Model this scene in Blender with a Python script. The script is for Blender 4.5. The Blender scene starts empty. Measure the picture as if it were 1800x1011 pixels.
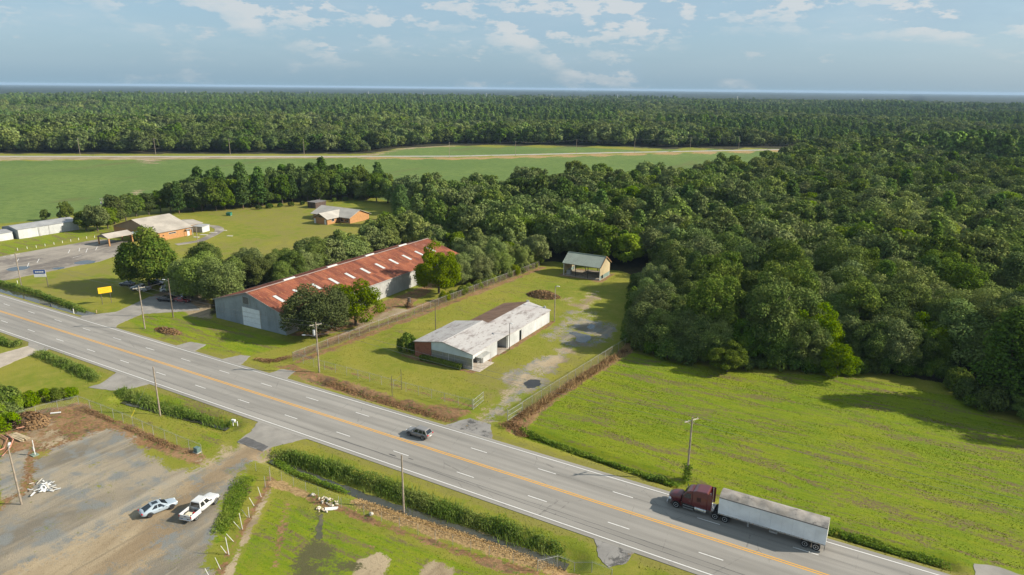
import bpy, bmesh, math, random
import numpy as np
from mathutils import Vector, Matrix
random.seed(7); RNG = np.random.default_rng(7)
R = math.radians
scene = bpy.context.scene
COL = scene.collection

# ------------------------------------------------------------------ camera, sky, sun, exposure
W0, H0 = 1800.0, 1011.0
FPX, PITCH, ROLL, CAMH, YAW, CAMD = 1200.0, 0.284387, 0.0098676, 55.71, -0.51722, 78.706
SUN_DIR = Vector((0.895, 0.446, 0)).normalized() * math.cos(R(31)) + Vector((0, 0, math.sin(R(31))))
fwd0 = Vector((math.sin(YAW), math.cos(YAW), 0)); rt0 = Vector((math.cos(YAW), -math.sin(YAW), 0)); up0 = Vector((0, 0, 1))
FW = math.cos(PITCH) * fwd0 - math.sin(PITCH) * up0
UP = math.sin(PITCH) * fwd0 + math.cos(PITCH) * up0
RT_ = math.cos(ROLL) * rt0 + math.sin(ROLL) * UP
UP_ = -math.sin(ROLL) * rt0 + math.cos(ROLL) * UP
CAMPOS = Vector((0, -CAMD, CAMH))
cd = bpy.data.cameras.new('camera'); cam = bpy.data.objects.new('camera', cd); COL.objects.link(cam)
cd.lens = 24.0; cd.sensor_width = 36.0; cd.clip_start = 0.5; cd.clip_end = 90000
cam.matrix_world = Matrix((( RT_.x, UP_.x, -FW.x, CAMPOS.x), (RT_.y, UP_.y, -FW.y, CAMPOS.y), (RT_.z, UP_.z, -FW.z, CAMPOS.z), (0, 0, 0, 1)))
scene.camera = cam

scene.view_settings.view_transform = 'Standard'; scene.view_settings.look = 'None'
scene.view_settings.exposure = 0.80; scene.view_settings.gamma = 1.0
scene.view_settings.use_curve_mapping = False
scene.render.engine = 'CYCLES'
cy = scene.cycles
cy.max_bounces = 5; cy.diffuse_bounces = 2; cy.glossy_bounces = 2; cy.transmission_bounces = 2; cy.transparent_max_bounces = 12; cy.volume_bounces = 0
cy.use_denoising = True
HAZE_D = 5.4e-5

def G(px, py, z=0.0):
    """ground point (height z) seen at a photograph pixel"""
    d = FW + RT_ * ((px - W0 / 2) / FPX) - UP_ * ((py - H0 / 2) / FPX)
    t = (z - CAMPOS.z) / d.z
    p = CAMPOS + d * t
    return (p.x, p.y)
def proj(p):
    d = Vector(p) - CAMPOS; zz = d.dot(FW)
    if zz < 1: return (-9999, -9999)
    return (W0 / 2 + FPX * d.dot(RT_) / zz, H0 / 2 - FPX * d.dot(UP_) / zz)

world = bpy.data.worlds.new('World'); scene.world = world; world.use_nodes = True
wn = world.node_tree; wn.nodes.clear()
def wnode(t, **k):
    n = wn.nodes.new(t)
    for a, b in k.items(): setattr(n, a, b)
    return n
sky = wnode('ShaderNodeTexSky', sky_type='NISHITA', sun_disc=False)
sky.sun_elevation = R(31); sky.sun_rotation = math.atan2(SUN_DIR.x, SUN_DIR.y)
sky.altitude = 60; sky.air_density = 1.0; sky.dust_density = 2.2; sky.ozone_density = 1.6
bg = wnode('ShaderNodeBackground'); bg.inputs['Strength'].default_value = 0.10
wo = wnode('ShaderNodeOutputWorld')
# cloud field: noise on the view direction, flattened towards the horizon as a cloud deck is
tc = wnode('ShaderNodeTexCoord')
sep = wnode('ShaderNodeSeparateXYZ'); wn.links.new(tc.outputs['Generated'], sep.inputs[0])
def wm(op, a, b=None, c=None, clamp=False):
    n = wnode('ShaderNodeMath', operation=op, use_clamp=clamp)
    for i, v in enumerate((a, b, c)):
        if v is None: continue
        if isinstance(v, (int, float)): n.inputs[i].default_value = v
        else: wn.links.new(v, n.inputs[i])
    return n.outputs[0]
def wramp(f, lo, hi):
    n = wnode('ShaderNodeMapRange', interpolation_type='SMOOTHSTEP'); wn.links.new(f, n.inputs[0])
    n.inputs[1].default_value = lo; n.inputs[2].default_value = hi
    return n.outputs[0]
def wmix(f, a, b):
    n = wnode('ShaderNodeMix', data_type='RGBA')
    for i, v in ((0, f), (6, a), (7, b)):
        if isinstance(v, tuple): n.inputs[i].default_value = (*v, 1)
        elif isinstance(v, (int, float)): n.inputs[i].default_value = v
        else: wn.links.new(v, n.inputs[i])
    return n.outputs[2]
cz_ = wm('MULTIPLY', sep.outputs[2], 2.6)
comb = wnode('ShaderNodeCombineXYZ')
for i, s in enumerate((sep.outputs[0], sep.outputs[1], cz_)): wn.links.new(s, comb.inputs[i])
def wnoise(vec, scale, detail, rough, off=(0, 0, 0), st=(1, 1, 1), dist=0.):
    mp = wnode('ShaderNodeMapping'); mp.inputs['Location'].default_value = off; mp.inputs['Scale'].default_value = st
    wn.links.new(vec, mp.inputs[0])
    n = wnode('ShaderNodeTexNoise'); n.inputs['Scale'].default_value = scale; n.inputs['Detail'].default_value = detail; n.inputs['Roughness'].default_value = rough; n.inputs['Distortion'].default_value = dist
    wn.links.new(mp.outputs[0], n.inputs['Vector']); return n.outputs[0]
el = sep.outputs[2]
big = wnoise(comb.outputs[0], 2.6, 3, 0.5, (3.1, 1.7, 0.2))
puff = wnoise(comb.outputs[0], 9.0, 9, 0.62, (0.4, 7.3, 2), (1, 1, 1.1))
puff2 = wnoise(comb.outputs[0], 9.0, 9, 0.62, (0.385, 7.293, 1.972), (1, 1, 1.1))
bodyv = wm('ADD', wm('MULTIPLY', puff, 0.72), wm('MULTIPLY', big, 0.50))
grad = wm('SUBTRACT', wm('MULTIPLY', wramp(el, 0.03, 0.11), 0.22), 0.035)
cover = wramp(wm('ADD', bodyv, grad), 0.60, 0.85)
lit = wramp(wm('SUBTRACT', puff, puff2), -0.015, 0.05)
thin = wramp(wnoise(comb.outputs[0], 5.0, 6, 0.6, (5, 2, 4), (1, 1, 2.2)), 0.42, 0.72)
cloudcol = wmix(lit, (2.2, 3.05, 3.75), (4.5, 4.35, 4.2))
small = wramp(wnoise(comb.outputs[0], 22.0, 6, 0.6, (9, 2, 1), (1, 1, 1.2)), 0.60, 0.72)
band2 = wm('MULTIPLY', wramp(el, 0.02, 0.04), wm('SUBTRACT', 1.0, wramp(el, 0.07, 0.10)))
# humid summer air: the sky dome is paler than a clean one
hz = wmix(0.70, sky.outputs[0], (1.85, 2.95, 3.85))
c0 = wmix(wm('MULTIPLY', wm('MULTIPLY', thin, wramp(el, 0.0, 0.10)), 0.34), hz, (3.2, 3.8, 4.2))
c1 = wmix(wm('MULTIPLY', wm('MULTIPLY', small, band2), 0.35), c0, (3.8, 3.85, 3.85))
c2 = wmix(wm('MULTIPLY', cover, 0.56), c1, cloudcol)
wn.links.new(c2, bg.inputs['Color']); wn.links.new(bg.outputs[0], wo.inputs[0])

sl = bpy.data.lights.new('sun', 'SUN'); sl.energy = 4.9; sl.angle = R(0.6); sl.color = (1.0, 0.915, 0.785)
sun = bpy.data.objects.new('sun', sl); COL.objects.link(sun)
sun.rotation_euler = SUN_DIR.to_track_quat('Z', 'Y').to_euler(); sun.location = (60, 30, 90)

# ------------------------------------------------------------------ material helper
class NT:
    def __init__(s, name):
        s.m = bpy.data.materials.new(name); s.m.use_nodes = True; s.t = s.m.node_tree; s.t.nodes.clear()
        s.out = s.n('ShaderNodeOutputMaterial'); s.geo = None
    def n(s, t, **k):
        x = s.t.nodes.new(t)
        for a, b in k.items(): setattr(x, a, b)
        return x
    def set(s, sock, v):
        if v is None: return
        if isinstance(v, bpy.types.NodeSocket): s.t.links.new(v, sock)
        elif isinstance(v, tuple) and len(v) == 3 and sock.type == 'RGBA': sock.default_value = (*v, 1)
        else: sock.default_value = v
    def pos(s):
        if not s.geo: s.geo = s.n('ShaderNodeNewGeometry')
        return s.geo.outputs['Position']
    def island(s):
        s.pos(); return s.geo.outputs['Random Per Island']
    def objrand(s): return s.n('ShaderNodeObjectInfo').outputs['Random']
    def obj(s): return s.n('ShaderNodeTexCoord').outputs['Object']
    def map(s, vec, scale=(1, 1, 1), rot=(0, 0, 0), loc=(0, 0, 0)):
        x = s.n('ShaderNodeMapping'); s.set(x.inputs[0], vec)
        x.inputs['Scale'].default_value = scale; x.inputs['Rotation'].default_value = rot; x.inputs['Location'].default_value = loc
        return x.outputs[0]
    def noise(s, scale, detail=3, rough=.55, vec=None, dist=0, loc=None, st=None, rot=(0, 0, 0)):
        x = s.n('ShaderNodeTexNoise'); v = vec if vec is not None else s.pos()
        if st or loc: v = s.map(v, st or (1, 1, 1), rot, loc or (0, 0, 0))
        s.set(x.inputs['Vector'], v); x.inputs['Scale'].default_value = scale; x.inputs['Detail'].default_value = detail
        x.inputs['Roughness'].default_value = rough; x.inputs['Distortion'].default_value = dist
        return x.outputs[0]
    def ma(s, op, a, b=None, c=None, clamp=False):
        x = s.n('ShaderNodeMath', operation=op, use_clamp=clamp)
        for i, v in enumerate((a, b, c)): s.set(x.inputs[i], v)
        return x.outputs[0]
    def ss(s, f, lo, hi, a=0., b=1.):
        x = s.n('ShaderNodeMapRange', interpolation_type='SMOOTHSTEP')
        for i, v in enumerate((f, lo, hi, a, b)): s.set(x.inputs[i], v)
        return x.outputs[0]
    def mix(s, f, a, b, blend='MIX'):
        x = s.n('ShaderNodeMix', data_type='RGBA', blend_type=blend)
        s.set(x.inputs[0], f); s.set(x.inputs[6], a); s.set(x.inputs[7], b); return x.outputs[2]
    def att(s, name): return s.n('ShaderNodeAttribute', attribute_name=name).outputs['Fac']
    def bump(s, h, strength=.5, dist=.1):
        x = s.n('ShaderNodeBump'); x.inputs['Strength'].default_value = strength; x.inputs['Distance'].default_value = dist
        s.set(x.inputs['Height'], h); return x.outputs[0]
    def pbr(s, col, rough=.8, metal=0., normal=None, spec=.5, coat=0., alpha=None):
        b = s.n('ShaderNodeBsdfPrincipled'); s.set(b.inputs['Base Color'], col); s.set(b.inputs['Roughness'], rough)
        s.set(b.inputs['Metallic'], metal); s.set(b.inputs['Specular IOR Level'], spec); s.set(b.inputs['Coat Weight'], coat)
        s.set(b.inputs['Normal'], normal); s.set(b.inputs['Alpha'], alpha)
        s.t.links.new(b.outputs[0], s.out.inputs[0]); return s.m
MATS = {}
def plain(name, col, rough=.7, metal=0., var=.12, scale=1.2, bump=0., spec=.4, coat=0., objvar=0.):
    """base colour with weathering noise"""
    if name in MATS: return MATS[name]
    t = NT(name); n = t.noise(scale, 5, .6)
    dk = tuple(c * (1 - var) for c in col); lt = tuple(min(1, c * (1 + var)) for c in col)
    c = t.mix(t.ss(n, .3, .7), dk, lt)
    if objvar: c = t.mix(t.ma('MULTIPLY', t.objrand(), objvar), c, tuple(x * .45 for x in col))
    nr = t.bump(t.noise(scale * 12, 3), bump, .02) if bump else None
    MATS[name] = t.pbr(c, rough, metal, nr, spec, coat); return MATS[name]

# ------------------------------------------------------------------ mesh helpers
class MB:
    def __init__(s): s.v = []; s.f = []
    def add(s, vs, fs):
        o = len(s.v); s.v += [tuple(v) for v in vs]; s.f += [tuple(i + o for i in f) for f in fs]; return s
    def box(s, x0, x1, y0, y1, z0, z1, m=None):
        vs = [Vector((x, y, z)) for z in (z0, z1) for y in (y0, y1) for x in (x0, x1)]
        if m is not None: vs = [m @ v for v in vs]
        return s.add(vs, [(0, 2, 3, 1), (4, 5, 7, 6), (0, 1, 5, 4), (2, 6, 7, 3), (0, 4, 6, 2), (1, 3, 7, 5)])
    def poly(s, pts): return s.add(pts, [tuple(range(len(pts)))])
    def tube(s, pts, rad, n=8, caps=True):
        pts = [Vector(p) for p in pts]
        if not isinstance(rad, (list, tuple)): rad = [rad] * len(pts)
        vs = []; fs = []
        for i, p in enumerate(pts):
            d = (pts[min(i + 1, len(pts) - 1)] - pts[max(i - 1, 0)]).normalized()
            a = d.orthogonal().normalized(); b = d.cross(a)
            if abs(d.z) > .9: a = Vector((1, 0, 0)); a = (a - d * a.dot(d)).normalized(); b = d.cross(a)
            for k in range(n):
                t = 2 * math.pi * k / n; vs.append(p + (a * math.cos(t) + b * math.sin(t)) * rad[i])
        for i in range(len(pts) - 1):
            for k in range(n):
                fs.append((i * n + k, i * n + (k + 1) % n, (i + 1) * n + (k + 1) % n, (i + 1) * n + k))
        if caps: fs.append(tuple(range(n))[::-1]); fs.append(tuple((len(pts) - 1) * n + k for k in range(n)))
        return s.add(vs, fs)
    def prism(s, pts, z0, z1):
        n = len(pts); a = sum(pts[i][0] * pts[(i + 1) % n][1] - pts[(i + 1) % n][0] * pts[i][1] for i in range(n))
        if a < 0: pts = pts[::-1]
        vs = [(x, y, z0) for x, y in pts] + [(x, y, z1) for x, y in pts]
        fs = [tuple(range(n))[::-1], tuple(range(n, 2 * n))] + [(i, (i + 1) % n, n + (i + 1) % n, n + i) for i in range(n)]
        return s.add(vs, fs)
    def loft(s, rings, caps=True, closed=True):
        n = len(rings[0]); vs = [p for r in rings for p in r]; fs = []
        for i in range(len(rings) - 1):
            for k in range(n if closed else n - 1):
                fs.append((i * n + k, i * n + (k + 1) % n, (i + 1) * n + (k + 1) % n, (i + 1) * n + k))
        if caps: fs.append(tuple(range(n))[::-1]); fs.append(tuple((len(rings) - 1) * n + k for k in range(n)))
        return s.add(vs, fs)
    def mesh(s, name, mat=None, smooth=False):
        me = bpy.data.meshes.new(name); me.from_pydata(s.v, [], s.f); me.update()
        if mat: me.materials.append(mat)
        if smooth: me.polygons.foreach_set('use_smooth', [True] * len(me.polygons))
        return me
    def build(s, name, mat, parent=None, loc=None, smooth=False, fix=True, bevel=0.):
        me = s.mesh(name, mat, smooth)
        if fix or bevel:
            b = bmesh.new(); b.from_mesh(me)
            bmesh.ops.recalc_face_normals(b, faces=b.faces)
            if bevel: bmesh.ops.bevel(b, geom=list(b.edges), offset=bevel, segments=1, affect='EDGES')
            b.to_mesh(me); b.free()
        return link(name, me, parent, loc)
def link(name, data, parent=None, loc=None, rz=0.):
    o = bpy.data.objects.new(name, data); COL.objects.link(o)
    if parent: o.parent = parent
    if loc is not None: o.location = loc
    if rz: o.rotation_euler = (0, 0, rz)
    return o
def tag(o, label, cat, group=None):
    o['label'] = label; o['category'] = cat
    if group: o['group'] = group
    return o
def thing(name, label, cat, loc=(0, 0, 0), rz=0., group=None):
    o = link(name, None, None, loc, rz); o.empty_display_size = .5
    return tag(o, label, cat, group)
def struct(o, label=None):
    o['kind'] = 'structure'
    if label: o['label'] = label
    return o
def copy_tree(o, parent=None):
    c = o.copy(); COL.objects.link(c)
    if parent: c.parent = parent
    for ch in list(o.children): copy_tree(ch, c)
    return c
def nmesh(name, V, F4, mat, smooth=False):
    """fast mesh from numpy: V (n,3), F4 (m,4) or (m,3)"""
    me = bpy.data.meshes.new(name); V = np.asarray(V, np.float32); F4 = np.asarray(F4, np.int32); k = F4.shape[1]
    me.vertices.add(len(V)); me.vertices.foreach_set('co', V.ravel())
    me.loops.add(F4.size); me.loops.foreach_set('vertex_index', F4.ravel())
    me.polygons.add(len(F4)); me.polygons.foreach_set('loop_start', np.arange(0, F4.size, k, dtype=np.int32))
    if smooth: me.polygons.foreach_set('use_smooth', np.ones(len(F4), bool))
    me.update(calc_edges=True)
    if mat: me.materials.append(mat)
    return me
#--SECTION--
# ------------------------------------------------------------------ ground sheet with ditches and ground-cover zones
def graded(lo_f, hi_f, step, lo2, hi2, step2, far, g=1.075):
    a = list(np.arange(lo_f, hi_f, step))
    b = list(np.arange(hi_f, hi2, step2)); c = list(np.arange(lo2, lo_f, step2))
    xs = c + a + b
    s = step2; x = xs[-1]
    while x < far: s = min(s * g, 260); x += s; xs.append(x)
    s = step2; x = xs[0]; pre = []
    while x > -far: s = min(s * g, 260); x -= s; pre.append(x)
    return np.array(pre[::-1] + xs)
GX = graded(-135, 36, .55, -300, 60, 1.2, 18800); GY = graded(-52, 70, .55, -60, 170, 1.2, 18800)
XX, YY = np.meshgrid(GX, GY, indexing='ij'); PX = XX.ravel(); PY = YY.ravel()
NV = PX.size; RAD = np.hypot(PX, PY + CAMD)
def vnoise(x, y, s, seed=0):
    """smooth value noise"""
    rg = np.random.default_rng(seed); T = rg.random((256, 256))
    u = x / s; v = y / s; i = np.floor(u).astype(int); j = np.floor(v).astype(int); a = u - i; b = v - j
    a = a * a * (3 - 2 * a); b = b * b * (3 - 2 * b); f = lambda p, q: T[p % 256, q % 256]
    return (f(i, j) * (1 - a) + f(i + 1, j) * a) * (1 - b) + (f(i, j + 1) * (1 - a) + f(i + 1, j + 1) * a) * b
def sstep(x): x = np.clip(x, 0, 1); return x * x * (3 - 2 * x)
def sdist(poly):
    """signed distance (inside positive) of the ground vertices to a polygon"""
    poly = np.asarray(poly, float); d = np.full(NV, 1e9); ins = np.zeros(NV, bool)
    for k in range(len(poly)):
        a = poly[k]; b = poly[(k + 1) % len(poly)]; e = b - a; L = e @ e + 1e-9
        t = np.clip(((PX - a[0]) * e[0] + (PY - a[1]) * e[1]) / L, 0, 1)
        d = np.minimum(d, np.hypot(PX - a[0] - t * e[0], PY - a[1] - t * e[1]))
        c = ((a[1] > PY) != (b[1] > PY)) & (PX < (b[0] - a[0]) * (PY - a[1]) / (b[1] - a[1] + 1e-12) + a[0]); ins ^= c
    return np.where(ins, d, -d)
def pdist(path):
    path = np.asarray(path, float); d = np.full(NV, 1e9)
    for a, b in zip(path[:-1], path[1:]):
        e = b - a; L = e @ e + 1e-9; t = np.clip(((PX - a[0]) * e[0] + (PY - a[1]) * e[1]) / L, 0, 1)
        d = np.minimum(d, np.hypot(PX - a[0] - t * e[0], PY - a[1] - t * e[1]))
    return d
def GP(*pts): return [G(*p) for p in pts]
ZONES = ('lush', 'dry', 'dead', 'straw', 'gravel', 'tan', 'crop', 'wood', 'wet')
M = {z: np.zeros(NV) for z in ZONES}
def zone(name, poly, soft=1.0, amt=1.0): M[name] = np.maximum(M[name], amt * sstep((sdist(poly) + soft) / (2 * soft)))
def strip(name, path, w, soft=1.0, amt=1.0): M[name] = np.maximum(M[name], amt * sstep((w + soft - pdist(path)) / (2 * soft)))

# bright mown field right of the lot
LUSH = GP((905, 752), (935, 715), (1010, 675), (1112, 618), (1180, 636), (1320, 655), (1500, 660), (1690, 700)) + [(20, 60), (60, 60), (90, 10.5), (-47, 10.5)]
zone('lush', LUSH, 1.2)
zone('lush', GP((225, 560), (330, 545), (400, 572), (520, 605), (440, 625), (330, 610), (250, 585)), 1.5, .85)
zone('lush', GP((0, 425), (200, 395), (200, 405), (60, 435), (0, 450)), 2, .9)
zone('lush', GP((150, 705), (330, 690), (450, 735), (430, 760), (360, 795), (180, 730)), 1, .45)
zone('lush', GP((480, 870), (560, 905), (700, 945), (840, 1000), (900, 1050), (380, 1050), (440, 940)), 1, .72)
zone('lush', GP((375, 870), (430, 830), (455, 840), (430, 880), (395, 950), (375, 960)), .8, .9)
zone('lush', GP((640, 590), (720, 560), (900, 500), (960, 480), (1000, 500), (960, 530), (800, 560), (700, 600)), 3, .42)
zone('dry', GP((540, 640), (600, 610), (740, 570), (640, 600)), 2, .5)
zone('dry', [(-210, 100), (-280, 118), (-262, 172), (-200, 160), (-170, 130), (-170, 70), (-225, 60)], 6, .55)
zone('dry', GP((40, 510), (100, 480), (200, 460), (200, 500), (150, 530), (80, 525)), 3, .6)
for s in (1, -1): strip('dry', [(-400, s * 8.3), (120, s * 8.3)], 1.1, .9, .75)
# dead, sprayed or bare strips
F_SIDE = [(-106, 14.7), (-98.4, 112)]; F_FRONT = [(-106, 14.7), (-61.4, 15.1)]; F_RIGHT = [(-53.7, 14.7), (-48.6, 62)]
strip('dead', [(-104.9, 15), (-97.3, 112)], 1.1, 1.3, .95); strip('dead', [(-108, 17), (-108, 45), (-101, 112)], 1.4, 1.6, .8)
zone('dead', GP((516, 640), (600, 668), (700, 700), (835, 722), (805, 742), (700, 716), (600, 690), (480, 645)), 1.2, .9)
strip('dead', [(-52.6, 14.5), (-47.3, 62)], 1.3, 1.0)
strip('dead', [(-105, 15.9), (-62, 16.3)], .35, .7, .9)
zone('dead', GP((893, 742), (925, 718), (960, 700), (925, 760), (885, 758)), 1)
strip('dead', [(-71, 30), (-70.4, 66)], .7, .5, .9); strip('dead', [(-89, 29.2), (-70.5, 29.2), (-70.2, 32)], .6, .5, .95); strip('dead', [(-86.5, 30), (-86.5, 46), (-84.8, 46), (-84.6, 66), (-70, 66)], .4, .4, .7)
zone('dead', [(-89, 106), (-74, 106), (-74, 117), (-89, 117)], .8, .9)
zone('dead', GP((0, 742), (60, 722), (140, 708), (250, 755), (362, 800), (350, 818), (270, 790), (190, 775), (90, 830), (60, 880), (30, 905), (0, 900)), 1.0, .9)
zone('dead', GP((378, 1011), (400, 960), (450, 880), (472, 838), (482, 842), (470, 880), (420, 960), (400, 1011)), .6, .8)
zone('dead', GP((470, 840), (560, 872), (640, 905), (735, 940), (900, 990), (990, 1011), (900, 1011), (720, 945), (600, 905), (480, 855)), .7, .85)
zone('dead', GP((495, 880), (512, 885), (500, 940), (490, 1000), (476, 1000), (485, 940)), .5, .6)
zone('dead', GP((590, 930), (640, 950), (660, 962), (600, 960)), .6, .5)
zone('straw', GP((610, 885), (640, 862), (720, 893), (860, 930), (980, 985), (1040, 1020), (980, 1015), (860, 975), (720, 930)), .8)
zone('straw', GP((470, 845), (500, 845), (550, 870), (540, 880), (480, 858)), .6, .8)
zone('dead', GP((505, 590), (560, 592), (640, 570), (720, 535), (800, 490), (830, 470), (700, 520), (600, 560)), 1, .9)
zone('tan', GP((600, 590), (640, 575), (720, 545), (700, 540), (640, 560)), 1.2, .8)
# gravel and bare soil
zone('gravel', GP((0, 905), (50, 860), (60, 800), (110, 780), (185, 757), (230, 775), (260, 805), (300, 830), (360, 820), (430, 780), (470, 790), (420, 835), (392, 880), (372, 950), (350, 1060), (-200, 1060)), 2.2)
zone('gravel', GP((0, 800), (50, 790), (40, 860), (0, 880)), 1.0)
zone('tan', GP((365, 815), (430, 775), (465, 790), (410, 840), (360, 860), (300, 930), (260, 1000), (100, 1060), (-80, 1060), (120, 960), (240, 900), (310, 850)), 4.5, .8)
zone('tan', GP((380, 1050), (398, 1000), (432, 930), (470, 862), (478, 862), (440, 940), (412, 1000), (400, 1050)), .5)
zone('gravel', GP((838, 742), (868, 748), (905, 712), (930, 690), (955, 680), (985, 640), (1010, 615), (1075, 598), (1090, 575), (1040, 560), (985, 580), (975, 620), (905, 645), (880, 660), (890, 690), (862, 715)), 2.0, .72)
zone('gravel', GP((1000, 540), (1050, 550), (1060, 575), (1000, 570), (970, 600), (950, 590)), 2.0, .5)
zone('tan', GP((985, 520), (1025, 525), (1040, 510), (1060, 512), (1040, 545), (1000, 545)), 2, .5)
zone('tan', GP((875, 690), (900, 660), (940, 640), (960, 650), (920, 690)), 2, .45)
zone('tan', GP((262, 545), (268, 520), (300, 508), (330, 478), (348, 480), (372, 540), (372, 560), (330, 556), (300, 530)), 1.3, .9)
zone('tan', GP((600, 1050), (630, 985), (665, 970), (680, 985), (660, 1050)), .8); zone('tan', GP((735, 1050), (740, 1000), (765, 985), (795, 1000), (800, 1050)), .8)
zone('wet', GP((555, 895), (572, 905), (566, 945), (600, 965), (640, 1000), (560, 1050), (500, 1050), (520, 970), (548, 940)), 1.8, .62)
zone('tan', GP((40, 725), (100, 745), (130, 775), (80, 800), (30, 770)), 2, .5)
strip('tan', GP((850, 738), (880, 700), (920, 668), (975, 630), (1040, 590)), 2.2, 3.0, .52)
zone('dry', GP((800, 640), (880, 620), (960, 640), (900, 720), (830, 700)), 4, .6)
zone('dry', GP((1000, 600), (1090, 590), (1000, 660), (930, 700)), 3, .6)
# crops and woodland
WEDGE = GP((1398, 284), (1322, 317), (1230, 321), (1150, 333), (1000, 339), (870, 354), (760, 360), (705, 361))
FIELD = GP((-160, 285), (0, 283), (650, 278), (800, 281), (1378, 265)) + WEDGE + [(-262, 205), (-300, 190), (-330, 140), (-318, 95), (-315, 70), (-330, 40), (-420, -60), (-900, -60)]
zone('crop', FIELD, 2)
FIELD2 = GP((660, 274), (690, 263), (790, 258), (1000, 259), (1160, 264), (1370, 262.5), (1000, 269), (760, 277))
zone('crop', FIELD2, 2)
def line_side(p, q): return (q[0] - p[0]) * (PY - p[1]) - (q[1] - p[1]) * (PX - p[0])
WOOD = [(-98, 121), (-72, 121), (-60, 110), (-53, 96), (-49, 78), (-47, 66), (-37, 61), (-24, 63), (-3, 73), (14, 73), (19, 66), (34, 64), (70, 72), (140, 80), (16000, 900), (16000, 16000), (-100, 16000), (-70, 655)] + WEDGE + [(-190, 158), (-178, 140), (-158, 128), (-152, 110), (-149, 60), (-146, 25), (-162, 38), (-158, 60), (-160, 125), (-150, 132), (-130, 125), (-118, 112), (-106, 112)]
zone('wood', WOOD, 1.5)
FARLINE = [G(-400, 270.5), G(0, 271), G(640, 272), G(668, 270), G(700, 261.5), G(790, 256.5), G(1000, 257.5), G(1160, 262), G(1385, 262)]
FARWOOD = [(-17400, -17000), (-2500, -600), G(-400, 270.5), G(0, 270.5), G(640, 271), G(668, 268.5), G(700, 260.5), G(790, 255.5), G(1000, 256.5), G(1160, 261), (-92, 668), (0, 900), (0, 17400), (-17400, 17400)]
zone('wood', FARWOOD, 2)
M['wood'] = np.maximum(M['wood'], ((YY.ravel() > 700) | (PX < -1400)).astype(float))
zone('tan', [G(-200, 274.5), G(0, 275), G(640, 275), G(660, 273), G(640, 277.5), G(0, 282), G(-200, 283)], 1, .85)
zone('straw', [G(640, 276.5), G(800, 277), G(1378, 263.5), G(1378, 266.5), G(800, 280.5), G(640, 279)], 2, .9)
zone('tan', [G(640, 272), G(670, 268), G(700, 260.5), G(790, 255.8), G(800, 257.5), G(710, 262.5), G(680, 269.5), G(650, 274)], 1.5, .8)
zone('tan', GP((250, 281), (277, 281), (268, 287), (265, 293), (260, 287)), 2)
strip('tan', GP((140, 382), (160, 377), (182, 364), (205, 354), (228, 347), (247, 334)), 1.6, 2.2)
for z in ('crop', 'lush', 'dry'): M[z] *= (1 - M['wood'])
# heights
HZ = (vnoise(PX, PY, 7, 1) - .5) * .10 + (vnoise(PX, PY, 1.7, 2) - .5) * .06
HZ += M['dead'] * ((vnoise(PX, PY, 1.1, 3) - .3) * .16)
HZ += 0.18 * sstep((M['lush'] - .3) / .5) * (vnoise(PX * .25, PY, 1.6, 4) - .5) * (PY > 9)
# ditches: (path, half width, depth)
DITCHES = [
 (GP((478, 800), (560, 832), (640, 862), (760, 902), (880, 942), (1000, 985)), 2.6, 1.0),
 (GP((215, 700), (300, 722), (400, 748)), 2.4, .9),
 (GP((-40, 590), (20, 606)), 2.2, .8),
 (GP((-60, 480), (0, 508), (60, 523), (100, 537), (160, 551)), 2.0, .9),
 (GP((555, 668), (640, 695), (720, 718), (790, 738)), 1.7, .6),
 (GP((915, 758), (1000, 785), (1100, 818), (1180, 845), (1300, 885), (1450, 934), (1560, 968), (1660, 992)), 1.9, .7),
 (GP((-10, 752), (40, 700), (80, 690)), 2.0, .6)]
for path, hw, dp in DITCHES: HZ -= dp * sstep(1.15 - pdist(path) / hw * .9)
# flat where something is laid on the ground
def flat(d, soft=.8, z=-.03):
    global HZ
    k = sstep((d + soft) / soft); HZ = HZ * (1 - k) + z * k
flat(8.3 - np.abs(PY), .9)
FLATS = {}
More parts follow.
